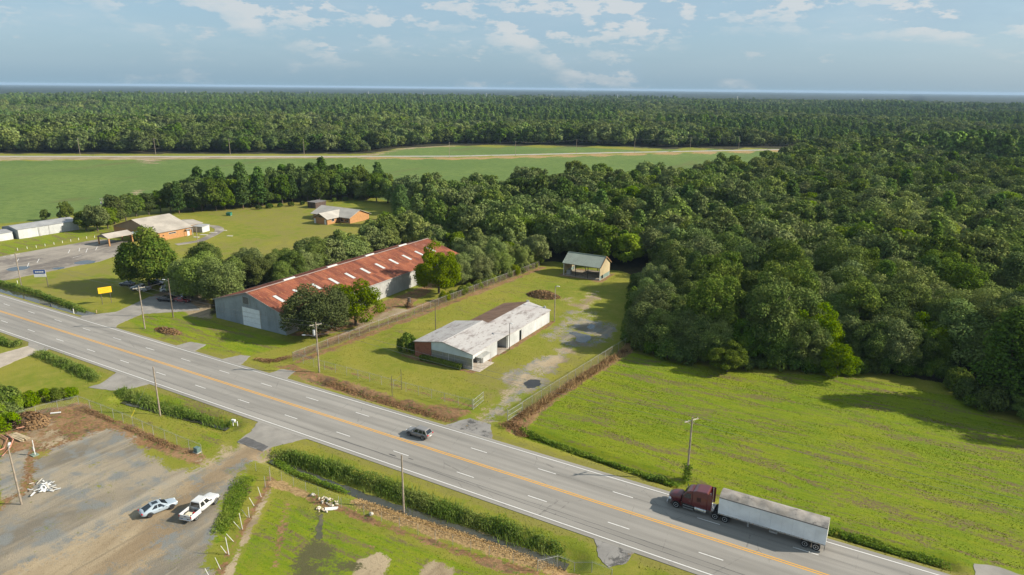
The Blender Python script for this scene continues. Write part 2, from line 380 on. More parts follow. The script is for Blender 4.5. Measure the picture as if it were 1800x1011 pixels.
# far canopy: beyond the single trees the sheet itself is the top of the wood
far = sstep((RAD - 3150) / 500) * M['wood']
HZ += far * (8 + 4 * vnoise(PX, PY, 310, 5) + RNG.random(NV) * 2.5)
def path_poly(path, w):
    L = []; Rr = []
    for i, p in enumerate(path):
        a = Vector(path[max(i - 1, 0)]); b = Vector(path[min(i + 1, len(path) - 1)]); d = (b - a).normalized(); n = Vector((-d.y, d.x))
        L.append(tuple(Vector(p) + n * w)); Rr.append(tuple(Vector(p) - n * w))
    return L + Rr[::-1]
SHEETS = [  # name, polygon, z, material key, label
 ('concrete_driveway', GP((50, 608), (73, 618), (37, 630), (0, 647), (-120, 700), (-120, 660), (0, 622)), .022, 'concrete', 'pale concrete driveway running off the highway towards the edge of the grass'),
 ('paved_driveway', GP((50, 600), (86, 614), (73, 619.5), (49, 609)), .026, 'asphalt', 'grey asphalt apron joining the concrete driveway to the highway'),
 ('paved_driveway', GP((207, 653.5), (268, 674), (222, 685), (198, 686.5), (155, 681), (178, 674)), .022, 'asphalt', 'cracked asphalt driveway stub between two reed ditches'),
 ('paved_driveway', GP((416, 777), (441, 758), (455, 740), (552, 768), (480, 785.5), (462, 793)), .022, 'asphalt', 'asphalt apron leading from the highway into the gravel yard'),
 ('paved_driveway', GP((776, 749), (826, 735), (862, 746), (867, 779)), .022, 'asphalt_rough', 'rough asphalt apron at the gate of the fenced lot'),
 ('paved_lot', GP((140, 556), (205, 548), (245, 530), (262, 522), (290, 520), (330, 527), (352, 545), (300, 549), (250, 552), (208, 570), (196, 585)), .022, 'asphalt', 'shaded asphalt forecourt where cars park under the oaks'),
 ('paved_driveway', GP((296, 611), (335, 601), (363, 606), (335, 621)), .022, 'asphalt', 'short broken asphalt stub in front of the rusty roofed warehouse'),
 ('paved_driveway', GP((378, 634), (423, 624), (440, 626), (421, 644)), .022, 'asphalt', 'asphalt stub meeting the sandy track beside the warehouse'),
 ('paved_driveway', GP((462, 660), (495, 649), (520, 652.5), (499, 669)), .022, 'asphalt', 'small asphalt stub by the corner of the fenced lot'),
 ('paved_driveway', GP((1044, 942), (1062, 949), (1116, 970.5), (1100, 990.5), (1069, 998), (1052, 978)), .022, 'asphalt_rough', 'crumbling asphalt pad at the end of the reed ditch'),
 ('paved_driveway', GP((1712, 991), (1745, 994), (1830, 1022), (1840, 1060), (1716, 1040)), .022, 'asphalt', 'grey driveway apron at the end of the mown field'),
 ('parking_lot', GP((-60, 462), (0, 451), (172, 421), (226, 424), (212, 441), (203, 450), (175, 460), (95, 475), (30, 489), (0, 495), (-60, 507)), .022, 'lot', 'worn asphalt parking lot with puddles before the orange brick hall'),
 ('paved_path', path_poly(GP((310, 430), (350, 424), (370, 415), (385, 407), (386, 402), (378, 398), (364, 397)), 1.7), .022, 'lot', 'narrow grey loop path curving round the orange brick hall'),
 ('country_road', path_poly(GP((-300, 274.5), (0, 275), (300, 275.2), (650, 275), (800, 274.6), (1100, 268), (1378, 263)), 4.0), .03, 'pale_road', 'pale country road along the far edge of the crop field'),
]
for nm, poly, z, mk, lab in SHEETS: flat(sdist(poly), 1.0)
BFLAT = [[(-144.5, 24), (-118, 24), (-118, 98), (-144.5, 98)], [(-87, 29.5), (-70, 29.5), (-70, 66.5), (-87, 66.5)], [(-89, 106), (-74, 106), (-74, 117), (-89, 117)]]
for b in BFLAT: flat(sdist(b), 1.5, 0.0)
PUDDLES = [ # polygon px, label
 (GP((1003, 583), (1022, 586), (1040, 590), (1038, 597), (1025, 604), (1010, 598), (1016, 592), (1000, 587)), 'blue puddle in the gravel drive beside the white office'),
 (GP((920, 672), (935, 666), (950, 668), (952, 676), (940, 682), (924, 682)), 'dark oily puddle on the gravel drive near the gate'),
 (GP((1034, 571), (1042, 569), (1047, 574), (1040, 580), (1033, 577)), 'small puddle on the lot lawn under the tree shade'),
 (GP((128, 462), (150, 457), (172, 459), (160, 464), (135, 465)), 'long puddle at the edge of the parking lot'),
 (GP((10, 472), (35, 468), (55, 468), (45, 475), (15, 477)), 'shallow puddle on the parking lot near the utility pole'),
 (GP((88, 472), (105, 470), (118, 470), (100, 475)), 'small puddle on the parking lot'),
 (GP((561, 902), (570, 906), (567, 920), (565, 936), (568, 946), (560, 950), (554, 942), (557, 925)), 'murky standing water in the soggy grass below the rock pile'),
]
def chaikin(P, n=2):
    for _ in range(n): P = [q for a, b in zip(P, P[1:] + P[:1]) for q in ((a[0] * .75 + b[0] * .25, a[1] * .75 + b[1] * .25), (a[0] * .25 + b[0] * .75, a[1] * .25 + b[1] * .75))]
    return P
PUDDLES = [(chaikin(list(q)), l_) for q, l_ in PUDDLES]
for poly, lab in PUDDLES: flat(sdist(poly), .9, -.035)
gm = np.stack([PX, PY, HZ], 1)
nx, ny = XX.shape; I = np.arange(NV).reshape(nx, ny)
F = np.stack([I[:-1, :-1], I[1:, :-1], I[1:, 1:], I[:-1, 1:]], -1).reshape(-1, 4)

t = NT('ground_cover')
n1 = t.noise(.045, 4, .6); n2 = t.noise(.35, 5, .62); n3 = t.noise(2.2, 4, .65); n4 = t.noise(9, 3, .6)
nm_ = t.noise(.13, 5, .62, loc=(17, 5, 0)); JIT = t.ma('ADD', t.ma('ADD', t.ma('SUBTRACT', t.ss(nm_, .3, .7), .5), t.ma('SUBTRACT', t.ss(n2, .3, .7), .5)), t.ma('MULTIPLY', t.ma('SUBTRACT', t.ss(n3, .3, .7), .5), .8))
def edge(name, k=.55, lo=.34, hi=.66):
    a = t.att(name); return t.ss(t.ma('ADD', a, t.ma('MULTIPLY', t.ma('MULTIPLY', JIT, k * .55), t.ss(a, 0.02, .15))), lo, hi)
lawn = t.mix(t.ss(n1, .35, .68), (.132, .160, .013), (.212, .194, .028))
lawn = t.mix(t.ss(n2, .40, .72), lawn, (.210, .195, .034))
lawn = t.mix(t.ma('MULTIPLY', t.ss(n3, .5, .75), .45), lawn, (.082, .125, .010))
stk = t.noise(.9, 5, .65, st=(.22, 1.25, 1), loc=(3, 0, 0), dist=.6)
lush = t.mix(t.ss(stk, .30, .72), (.098, .160, .005), (.168, .202, .008))
lush = t.mix(t.ss(n1, .35, .7, 0, .7), lush, (.195, .210, .012))
lush = t.mix(t.ma('MULTIPLY', t.ss(n3, .5, .72), .6), lush, (.060, .122, .004))
sc = t.noise(.55, 6, .68, st=(.16, 1, 1), loc=(11, 4, 0), dist=.8)
scf = t.ma('MULTIPLY', t.ss(sc, .49, .60), t.ss(n3, .38, .54))
lush = t.mix(t.ma('MULTIPLY', scf, .9), lush, (.135, .092, .055))
c = t.mix(edge('dry', .8), lawn, t.mix(n2, (.205, .178, .042), (.150, .150, .032)))
c = t.mix(edge('lush'), c, lush)
crop = t.mix(t.ss(t.noise(.012, 5, .65), .35, .65), (.098, .150, .034), (.140, .190, .046)); crop = t.mix(t.ss(t.noise(.22, 5, .75), .42, .66, 0, .75), crop, (.066, .112, .024)); crop = t.mix(t.ss(t.noise(.5, 4, .75, loc=(3, 3, 0)), .55, .7, 0, .6), crop, (.165, .210, .060))
wv = t.n('ShaderNodeTexWave', wave_type='BANDS', bands_direction='X'); t.set(wv.inputs['Vector'], t.map(t.pos(), (1, 1, 1), (0, 0, R(-41)))); wv.inputs['Scale'].default_value = .34; wv.inputs['Distortion'].default_value = .8
crop = t.mix(t.ma('MULTIPLY', wv.outputs['Fac'], .35), crop, (.062, .105, .022))
crop = t.mix(t.ss(t.noise(.03, 5, .65, st=(1, .25, 1), loc=(5, 0, 0)), .55, .72), crop, (.105, .118, .035))
c = t.mix(edge('crop', .15), c, crop)
dead = t.mix(t.ss(n3, .3, .7), (.118, .062, .030), (.265, .148, .072)); dead = t.mix(t.ss(nm_, .45, .65, 0, .6), dead, (.285, .180, .095))
dead = t.mix(t.ss(n2, .5, .75), dead, (.075, .055, .034))
dead = t.mix(t.ss(t.noise(1.1, 5, .7, loc=(9, 9, 0)), .53, .63), dead, (.095, .125, .022))
c = t.mix(edge('dead', .9), c, dead)
straw = t.mix(t.ss(t.noise(3.5, 5, .7, st=(.5, 1, 1)), .3, .7), (.20, .125, .052), (.40, .275, .130))
c = t.mix(edge('straw', .9), c, straw)
tk = t.noise(.16, 6, .6, st=(1, .28, 1), rot=(0, 0, R(-38)), loc=(2, 2, 0), dist=.5)
grav = t.mix(t.ss(tk, .38, .62), (.160, .140, .108), (.285, .240, .172))
grav = t.mix(t.ss(t.noise(.30, 5, .6, loc=(30, 4, 0)), .46, .62), grav, (.178, .182, .170))
grav = t.mix(t.ma('MULTIPLY', t.ss(n4, .45, .7), .35), grav, (.09, .085, .075))
tk2 = t.noise(.35, 5, .6, st=(1, .07, 1), rot=(0, 0, R(-52)), loc=(6, 1, 0), dist=.4)
grav = t.mix(t.ss(tk2, .55, .68, 0, .55), grav, (.345, .295, .215)); grav = t.mix(t.ss(tk2, .30, .44, .5, 0.), grav, (.115, .105, .090))
grav = t.mix(t.ss(t.noise(.9, 6, .7, loc=(1, 8, 0)), .60, .70), grav, (.13, .13, .045))
c = t.mix(edge('gravel', .95), c, grav)
tan = t.mix(t.ss(tk, .36, .64), (.215, .160, .098), (.350, .280, .180)); tan = t.mix(t.ss(tk2, .32, .46, .6, 0.), tan, (.155, .125, .088))
tan = t.mix(t.ma('MULTIPLY', t.ss(n3, .5, .7), .5), tan, (.17, .12, .07))
c = t.mix(edge('tan', .95), c, tan)
c = t.mix(edge('wet', .8), c, t.mix(n3, (.055, .058, .020), (.105, .095, .045)))
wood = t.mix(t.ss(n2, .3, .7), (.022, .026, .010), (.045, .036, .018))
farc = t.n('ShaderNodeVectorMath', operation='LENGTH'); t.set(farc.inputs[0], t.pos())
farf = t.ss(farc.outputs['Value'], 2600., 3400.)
can = t.mix(t.ss(t.noise(.0035, 5, .65, st=(1, 1, .05)), .35, .65), (.008, .017, .010), (.019, .032, .015))  # far canopy: cloud shadow and shade between crowns put into this dark colour
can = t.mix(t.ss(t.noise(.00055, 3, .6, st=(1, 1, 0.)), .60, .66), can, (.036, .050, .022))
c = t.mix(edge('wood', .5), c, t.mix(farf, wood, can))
h = t.ma('ADD', t.ma('MULTIPLY', n3, .6), n4)
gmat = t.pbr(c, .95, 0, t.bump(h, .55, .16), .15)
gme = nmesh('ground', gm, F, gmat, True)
for z in ZONES:
    a = gme.attributes.new(z, 'FLOAT', 'POINT'); a.data.foreach_set('value', M[z].astype(np.float32))
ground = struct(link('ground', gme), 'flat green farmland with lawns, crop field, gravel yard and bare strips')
def hz_at(x, y):
    i = min(max(int(np.searchsorted(GX, x)) - 1, 0), nx - 2); j = min(max(int(np.searchsorted(GY, y)) - 1, 0), ny - 2)
    return float(HZ[I[i, j]])

# ------------------------------------------------------------------ road, markings, paved sheets
def asphalt(name, base, streak=True, rough=False):
    t = NT(name)
    a = t.noise(.25, 5, .6, st=(.12, 1.6, 1)) if streak else t.noise(.3, 5, .65)
    dk = tuple(x * .82 for x in base); lt = tuple(x * 1.14 for x in base)
    c = t.mix(t.ss(a, .3, .7), dk, lt)
    c = t.mix(t.ma('MULTIPLY', t.ss(t.noise(14, 3, .7), .45, .75), .30), c, tuple(x * .62 for x in base))
    c = t.mix(t.ma('MULTIPLY', t.ss(t.noise(.06, 4, .6, loc=(4, 1, 0)), .5, .7), .25), c, tuple(x * 1.22 for x in base))
    if streak:  # wheel tracks, slightly darker and polished
        s = t.n('ShaderNodeSeparateXYZ'); t.set(s.inputs[0], t.pos())
        w = t.ma('COSINE', t.ma('MULTIPLY', s.outputs[1], 2 * math.pi / 1.75))
        c = t.mix(t.ma('MULTIPLY', t.ss(w, -.2, 1.), .26), c, tuple(x * .6 for x in base))
    cr = t.n('ShaderNodeTexVoronoi', feature='DISTANCE_TO_EDGE'); t.set(cr.inputs['Vector'], t.map(t.pos(), (.9, .55, 1) if streak else (1, 1, 1))); cr.inputs['Scale'].default_value = .13 if not rough else .6
    nz = t.noise(.5, 4, .7, loc=(7, 0, 0))
    ck = t.ma('MULTIPLY', t.ma('LESS_THAN', cr.outputs['Distance'], .0038 if not rough else .03), t.ss(nz, .48, .56))
    c = t.mix(t.ma('MULTIPLY', ck, .45), c, tuple(x * .35 for x in base))
    if rough:
        c = t.mix(t.ss(t.noise(.45, 5, .7, loc=(2, 5, 0)), .52, .62), c, (.075, .072, .068))
        c = t.mix(t.ss(t.noise(.8, 5, .7, loc=(8, 5, 0)), .60, .68), c, (.17, .12, .06))
    return t.pbr(c, .88, 0, t.bump(t.noise(22, 3), .25, .02), .3)
MATS['road'] = asphalt('highway_asphalt', (.238, .224, .200)); MATS['asphalt'] = asphalt('driveway_asphalt', (.238, .222, .196), False)
MATS['asphalt_rough'] = asphalt('broken_asphalt', (.205, .195, .180), False, True)
MATS['concrete'] = asphalt('driveway_concrete', (.36, .31, .25), False); MATS['lot'] = asphalt('lot_asphalt', (.165, .155, .145), False, False)
MATS['pale_road'] = asphalt('country_road_surface', (.33, .31, .28), False)
tl = NT('lot_asphalt2'); a = tl.noise(.10, 6, .65, st=(1, .5, 1), dist=.7)
c = tl.mix(tl.ss(a, .38, .62), (.130, .112, .096), (.268, .236, .194)); c = tl.mix(tl.ss(tl.noise(.5, 5, .6), .5, .75), c, (.275, .24, .195))
MATS['lot'] = tl.pbr(c, .85, 0, tl.bump(tl.noise(12, 3), .3, .03), .35)
road = struct(MB().box(-700, 600, -7.75, 7.75, -.3, .03).build('road', MATS['road']), 'grey four lane highway with yellow centre lines')
def paint(name, col):
    t = NT(name); n = t.noise(1.6, 6, .7); k = t.ss(n, .52, .72, 0, .55)
    return t.pbr(t.mix(k, col, (.19, .18, .17)), .7, 0, None, .3)
WHITE = paint('white_road_paint', (.60, .59, .56)); YEL = paint('yellow_road_paint', (.62, .31, .028))
for s in (1, -1):
    MB().box(-700, 600, s * 6.93 - .07, s * 6.93 + .07, .030, .036).build('edge_line', WHITE, road)
    MB().box(-700, 600, s * .19 - .08, s * .19 + .08, .030, .036).build('centre_line', YEL, road)
dash = MB().box(-1.52, 1.52, -.065, .065, .030, .036).mesh('lane_dash', WHITE)
for ph, yy in ((-54.1 + 1.5, 3.55), (-51.99 + 1.5, -3.55)):
    for k in range(-14, 7): link('lane_dash', dash, road, (ph + k * 12.192, yy, 0))
SEAL = plain('crack_sealant', (.045, .043, .042), .6)
for y0, sd, x0, x1 in ((-5.15, 3, -260, 30), (-5.5, 5, -75, 20), (3.55, 9, -40, 30)):
    rg = random.Random(sd); xs = np.arange(x0, x1, 1.3); mb = MB(); pr = None
    for x in xs:
        y = y0 + .35 * math.sin(x * .045 + sd) * (1 if y0 < 0 else .15) + rg.uniform(-.03, .03); w = rg.uniform(.018, .045) if y0 < 0 else rg.uniform(.008, .02)
        q = [(x, y - w, .0345), (x, y + w, .0345)]
        if pr: mb.poly([pr[0], q[0], q[1], pr[1]])
        pr = q
    mb.build('sealed_crack', SEAL, road)
for (px, py, r) in ((690, 800.5, .5), (722, 807, .35), (112, 568, .0)):
    if r:
        gx, gy = G(px, py); MB().prism([(gx + r * 1.6 * math.cos(a), gy + r * .25 * math.sin(a)) for a in np.linspace(0, 6.28, 11)[:-1]], .030, .0352).build('tar_patch', SEAL, road)
def ragged(poly, step=.5, amp=.16, seed=1):
    rg = random.Random(seed); out = []
    for k in range(len(poly)):
        a = Vector(poly[k]); b = Vector(poly[(k + 1) % len(poly)]); L = (b - a).length; n = max(1, int(L / step)); d = (b - a) / max(L, 1e-6); nn = Vector((-d.y, d.x))
        for i in range(n): out.append(tuple(a + (b - a) * (i / n) + nn * rg.uniform(-amp, amp)))
    return out
def sheet(name, poly, z, mat, amp=.16, step=.5, seed=1, skirt=.25):
    p = ragged(poly, step, amp, seed); mb = MB().prism(p, z - skirt, z); me = mb.mesh(name, mat)
    b = bmesh.new(); b.from_mesh(me); bmesh.ops.triangulate(b, faces=[f for f in b.faces if len(f.verts) > 4]); bmesh.ops.recalc_face_normals(b, faces=b.faces); b.to_mesh(me); b.free()
    return link(name, me)
for i, (nm, poly, z, mk, lab) in enumerate(SHEETS):
    bigp = nm in ('country_road', 'paved_path', 'parking_lot')
    z -= .0012 * (i % 4)
    o = struct(sheet(nm, poly, z, MATS[mk], .3 if nm == 'parking_lot' else .12, 2.5 if bigp else .55, i), lab)
    if nm == 'parking_lot':
        lines = [((65, 462), (69, 455)), ((48, 469), (51, 462)), ((120, 445), (123, 439)), ((139, 442), (140, 436)), ((151, 444), (154, 437)), ((168, 440), (171, 434)), ((30, 460), (33, 455)), ((128, 453), (143, 449.5)), ((18, 450), (35, 446)), ((5, 452), (10, 451))]
        for a_, b_ in lines:
            A = G(*a_); B_ = G(*b_); d = Vector(B_) - Vector(A); 
            m = Matrix.Translation((A[0], A[1], 0)) @ Matrix.Rotation(math.atan2(d.y, d.x), 4, 'Z')
            MB().box(0, d.length, -.08, .08, z - .05, z + .012, m).build('stall_line', WHITE, o)
    if lab.startswith('asphalt apron leading'):
        p = GP((416, 777), (433, 768), (472, 785), (462, 793)); sheet('dark_patch', p, z + .006, plain('dark_asphalt', (.085, .082, .08), .85, var=.2), .06, .5).parent = o
for i, (cx, cyy, w) in enumerate(((358, 413, 1), (375, 409, 1), (392, 405, 1), (404, 415, .7), (345, 417, .7))):
    x, y = G(cx, cyy); tag(MB().box(-1.6 * w, 1.6 * w, -.5, .5, -.05, .10).build('paving_slab', plain('slab', (.42, .39, .33), .9), None, (x, y, hz_at(x, y)), bevel=.03), 'flat pale slab lying on the lawn beside the loop path', 'slab', 'slabs in the lawn by the loop path').rotation_euler = (0, 0, R(20))
# water
tw = NT('muddy_water'); mud = tw.pbr(tw.mix(tw.ss(tw.noise(.7, 5), .35, .65), (.060, .058, .026), (.115, .098, .048)), .14, 0, tw.bump(tw.noise(5, 2), .05, .02), .5)
tw = NT('ditch_water'); wat = tw.pbr(tw.mix(tw.noise(.8, 3), (.030, .034, .022), (.060, .055, .036)), .04, 0, tw.bump(tw.noise(5, 2), .04, .02), .6)
tw = NT('rain_puddle'); pud = tw.pbr(tw.mix(tw.noise(.5, 3), (.040, .040, .036), (.070, .066, .055)), .05, 0, tw.bump(tw.noise(4, 2), .02, .02), .6)
tw = NT('oily_puddle'); oil = tw.pbr(tw.mix(tw.noise(.9, 4), (.010, .010, .010), (.035, .030, .024)), .35, 0, None, .4)
for i, (poly, lab) in enumerate(PUDDLES):
    struct(sheet('puddle', poly, .030 if 'parking lot' in lab else -.012, oil if 'oily' in lab else mud if 'm' == lab[0] else pud, .22, .6, i, .03), lab)
for i, (k, hw, dz, lab) in enumerate(((0, .7, -.80, 'dark ditch water under the tall reeds'), (1, .55, -.72, 'dark water in the roadside ditch between two driveways'), (3, 1.7, -.42, 'still grey water in the roadside ditch below the yellow sign'))):
    pth = DITCHES[k][0]; off = -.3 if k == 0 else 0
    struct(sheet('ditch_water', path_poly([(x, y + off) for x, y in pth], hw), dz, wat, .18, .9, i, .05), lab)
# ------------------------------------------------------------------ trees
def leafmat(name, a, b, tip, trans=.18, vary=True):
    t = NT(name); r = t.island(); o = t.objrand()
    c = t.mix(r, a, b); c = t.mix(t.ss(r, .86, 1., 0, .7), c, tip)
    c = t.mix(t.ss(t.noise(.22, 3, .6), .42, .72, 0, .65), c, tip)
    if vary:
        pt = t.noise(.0075, 3, .6, st=(1, 1, 0.)); c = t.mix(t.ss(pt, .40, .62, 0, .42), c, tuple(x * y for x, y in zip(tip, (1.0, 1.0, .85)))); c = t.mix(t.ss(t.noise(.012, 3, .6, st=(1, 1, 0.), loc=(40, 9, 0)), .50, .66, 0, .6), c, tuple(x * .62 for x in a)); c = t.mix(t.ss(t.noise(.0019, 2, .5, st=(1, 1, 0.), loc=(3, 7, 0)), .50, .62, 0, .5), c, tuple(x * .7 for x in a))
    hs = t.n('ShaderNodeHueSaturation'); t.set(hs.inputs['Hue'], t.ma('ADD', t.ma('MULTIPLY', t.ma('FRACT', t.ma('MULTIPLY', o, 7.31)), .026), .490)); t.set(hs.inputs['Value'], t.ma('ADD', t.ma('MULTIPLY', o, .55), .74)); t.set(hs.inputs['Saturation'], t.ma('ADD', t.ma('MULTIPLY', t.ma('FRACT', t.ma('MULTIPLY', o, 3.7)), .25), .95)); t.set(hs.inputs['Color'], c)
    if not vary:
        for k_ in ('Hue', 'Saturation', 'Value'):
            for l_ in list(hs.inputs[k_].links): t.t.links.remove(l_)
        hs.inputs['Hue'].default_value = .5; hs.inputs['Saturation'].default_value = 1; hs.inputs['Value'].default_value = 1
    d = t.n('ShaderNodeBsdfDiffuse'); t.set(d.inputs[0], hs.outputs[0]); tr = t.n('ShaderNodeBsdfTranslucent'); t.set(tr.inputs[0], hs.outputs[0])
    m = t.n('ShaderNodeMixShader'); m.inputs[0].default_value = trans
    t.t.links.new(d.outputs[0], m.inputs[1]); t.t.links.new(tr.outputs[0], m.inputs[2]); t.t.links.new(m.outputs[0], t.out.inputs[0])
    return t.m
OAKL = leafmat('oak_leaves', (.066, .104, .029), (.154, .196, .068), (.238, .266, .104))
DARKL = leafmat('dark_leaves', (.048, .086, .018), (.114, .162, .040), (.188, .220, .060))
BRIL = leafmat('bright_leaves', (.090, .150, .014), (.170, .235, .024), (.250, .290, .036), .35)
PECL = leafmat('pecan_leaves', (.058, .108, .014), (.108, .165, .024), (.190, .215, .035), .3, False)
PINL = leafmat('pine_needles', (.060, .112, .028), (.108, .168, .044), (.150, .205, .056))
PINF = leafmat('pine_crowns', (.082, .140, .036), (.140, .205, .058), (.185, .240, .075))
WEED = leafmat('weed_leaves', (.105, .185, .018), (.180, .265, .032), (.25, .29, .05), .4, False)
REED = leafmat('reed_leaves', (.105, .180, .026), (.180, .255, .046), (.27, .30, .085), .4, False)
DRYB = leafmat('dry_brush', (.115, .066, .032), (.255, .155, .076), (.34, .22, .11), .15, False)
STRAWB = leafmat('dry_straw', (.24, .16, .07), (.40, .28, .13), (.50, .36, .18), .15, False)
BARK = plain('bark', (.085, .068, .052), .95, var=.35, scale=3, bump=.4)
PBARK = plain('pine_bark', (.14, .092, .062), .95, var=.35, scale=3, bump=.4)
def leaves(C, N, size, rg):
    """one four-cornered leaf spray at every point C facing roughly along N"""
    n = len(C); N = N + rg.normal(0, .55, (n, 3)); N /= np.linalg.norm(N, axis=1)[:, None] + 1e-9
    A = np.cross(N, rg.normal(0, 1, (n, 3))); A /= np.linalg.norm(A, axis=1)[:, None] + 1e-9; B = np.cross(N, A)
    s = size * rg.uniform(.6, 1.35, n)[:, None]; a = A * s; b = B * s * rg.uniform(.5, .9, n)[:, None]; k = N * s * .25
    V = np.stack([C - a, C - b * .9 + k, C + a * 1.05, C + b + k], 1).reshape(-1, 3)
    return V, np.arange(4 * n).reshape(-1, 4)
def unit(rg, n): v = rg.normal(0, 1, (n, 3)); return v / np.linalg.norm(v, axis=1)[:, None]
def crown(seed, Rr, H, hb, nl, nleaf, leaf, kind='oak'):
    rg = np.random.default_rng(seed); Cs = []; Ns = []
    if kind == 'oak':
        cz = hb + (H - hb) * .40; rz = (H - hb) * .60
        d = unit(rg, nl * 4); d = d[d[:, 2] > -.42][:nl]
        sh = 1 + .22 * np.sin(np.arctan2(d[:, 1], d[:, 0]) * 2 + seed) + rg.normal(0, .10, len(d))
        cen = d * np.array([Rr, Rr, rz]) * (.74 * sh)[:, None] + np.array([0, 0, cz]); rad = rg.uniform(.20, .36, len(d)) * Rr
        per = nleaf // len(d)
        for c, r, dd in zip(cen, rad, d):
            u = unit(rg, int(per * 1.6 * (r / (.28 * Rr)) ** 2)); u = u[(u @ dd) > -.35]
            Cs.append(c + u * np.array([1, 1, .82]) * r * rg.uniform(.72, 1.10, len(u))[:, None] + rg.normal(0, .08 * r, (len(u), 3))); Ns.append(u + np.array([0, 0, .25]))
        u = unit(rg, nleaf // 7); Cs.append(u * np.array([Rr, Rr, rz]) * .62 * rg.uniform(.6, 1, len(u))[:, None] + np.array([0, 0, cz])); Ns.append(u)
    elif kind == 'bush':
        d = unit(rg, nl * 4); d = d[d[:, 2] > -.1][:nl]; cen = d * np.array([Rr, Rr, H * .62]) * .66 + np.array([0, 0, H * .34]); per = nleaf // len(d)
        for c, dd in zip(cen, d):
            r = rg.uniform(.26, .42) * Rr; u = unit(rg, int(per * 1.4)); u = u[(u @ dd) > -.45]
            Cs.append(c + u * r * rg.uniform(.7, 1.15, len(u))[:, None]); Ns.append(u + np.array([0, 0, .3]))
    else:  # pine: whorled tufts on a leading stem
        for k in range(nl):
            f = (k + .5) / nl; z = hb + (H - hb) * f; rr = Rr * min(1., .55 + 1.5 * f) * (1 - f) ** .5 * rg.uniform(.5, 1.1) + .25; a = k * 2.4 + rg.uniform(-.5, .5)
            c = np.array([math.cos(a) * rr * .72, math.sin(a) * rr * .72, z]); r = Rr * .40 * (1 - .45 * f)
            u = unit(rg, nleaf // nl); Cs.append(c + u * np.array([1.1, 1.1, .75]) * r * rg.uniform(.35, 1.1, len(u))[:, None]); Ns.append(u * .7 + np.array([0, 0, .55]))
    C = np.concatenate(Cs); N = np.concatenate(Ns); C[:, 2] = np.maximum(C[:, 2], .15)
    return leaves(C, N, leaf, rg)
def trunk_mesh(name, seed, H, hb, r, Rr, mat, limbs=6, pine=False):
    rg = random.Random(seed); mb = MB(); top = H * (.95 if pine else .62); lean = [rg.uniform(-.3, .3) for _ in range(2)]
    pts = [(lean[0] * f * f * 1.5, lean[1] * f * f * 1.5, -.3 + (top + .3) * f) for f in (0, .06, .3, .6, 1)]
    mb.tube(pts, [r * 1.5, r, r * .82, r * .6, r * .15], 7)
    for k in range(limbs):
        f = rg.uniform(.32, .85); z = top * f; a = k * 2.4 + rg.uniform(-.4, .4); L = Rr * rg.uniform(.5, .8) * ((1 - f) if pine else 1); rise = rg.uniform(.05, .2) if pine else rg.uniform(.5, 1.0)
        mb.tube([(0, 0, z), (math.cos(a) * L * .5, math.sin(a) * L * .5, z + L * .35 * rise), (math.cos(a) * L, math.sin(a) * L, z + L * rise)], [r * .42, r * .28, r * .08], 5)
    return mb.mesh(name, mat, True)
KINDS = {}
def proto(key, kind, seeds, Rr, H, hb, nl, nleaf, leaf, mat, tr, bark, limbs=6):
    L = []
    for s in seeds:
        V, Fq = crown(s, Rr, H, hb, nl, nleaf, leaf, kind)
        L.append((trunk_mesh('trunk', s, H, hb, tr, Rr, bark, limbs, kind == 'pine'), nmesh('crown', V, Fq, mat)))
    KINDS[key] = L
proto('oak', 'oak', (1, 2, 3, 4), 6.0, 12.5, .9, 62, 17000, .185, OAKL, .38, BARK, 7)
proto('dark', 'oak', (11, 12, 13), 5.2, 13.5, .7, 54, 15000, .185, DARKL, .32, BARK)
proto('bright', 'oak', (21, 22), 5.0, 11.0, .9, 48, 12000, .19, BRIL, .30, BARK)
proto('pecan', 'oak', (25,), 6.2, 11.0, .9, 70, 15000, .24, PECL, .34, BARK, 8)
proto('pine', 'pine', (31, 32), 4.6, 15.0, 3.2, 58, 11000, .20, PINL, .24, PBARK, 10)
proto('bush', 'bush', (41, 42, 43), 2.4, 3.2, 0, 18, 2800, .16, DARKL, .10, BARK, 4)
proto('brightbush', 'bush', (51, 52), 2.4, 3.4, 0, 18, 2800, .16, BRIL, .10, BARK, 4)
proto('freshbush', 'bush', (55,), 2.4, 3.4, 0, 20, 3400, .15, PECL, .10, BARK, 4)
proto('oak_mid', 'oak', (61, 62, 63), 6.0, 12.5, 1.4, 46, 5200, .36, OAKL, .38, BARK, 4)
proto('dark_mid', 'oak', (71, 72), 5.2, 13.5, 1.2, 42, 4600, .36, DARKL, .32, BARK, 4)
proto('pine_mid', 'pine', (81, 82), 4.3, 15.0, 3.0, 42, 3600, .36, PINL, .24, PBARK, 5)
proto('bright_mid', 'oak', (91,), 5.0, 11.0, 1.2, 34, 3600, .36, BRIL, .3, BARK, 4)
proto('oak_far', 'oak', (101, 102), 6.2, 12.5, 1.0, 34, 1200, .75, OAKL, .38, BARK, 2)
proto('dark_far', 'oak', (111,), 5.4, 13.5, 1.0, 32, 1100, .75, DARKL, .32, BARK, 2)
proto('pine_far', 'pine', (121, 122), 4.2, 15.0, 2.5, 26, 800, .70, PINF, .24, PBARK, 2)
NAMES = {'pecan': 'broadleaf_tree', 'oak': 'oak_tree', 'dark': 'broadleaf_tree', 'bright': 'broadleaf_tree', 'pine': 'pine_tree', 'bush': 'shrub', 'brightbush': 'shrub', 'freshbush': 'shrub'}
PROTO_CROWN = {}
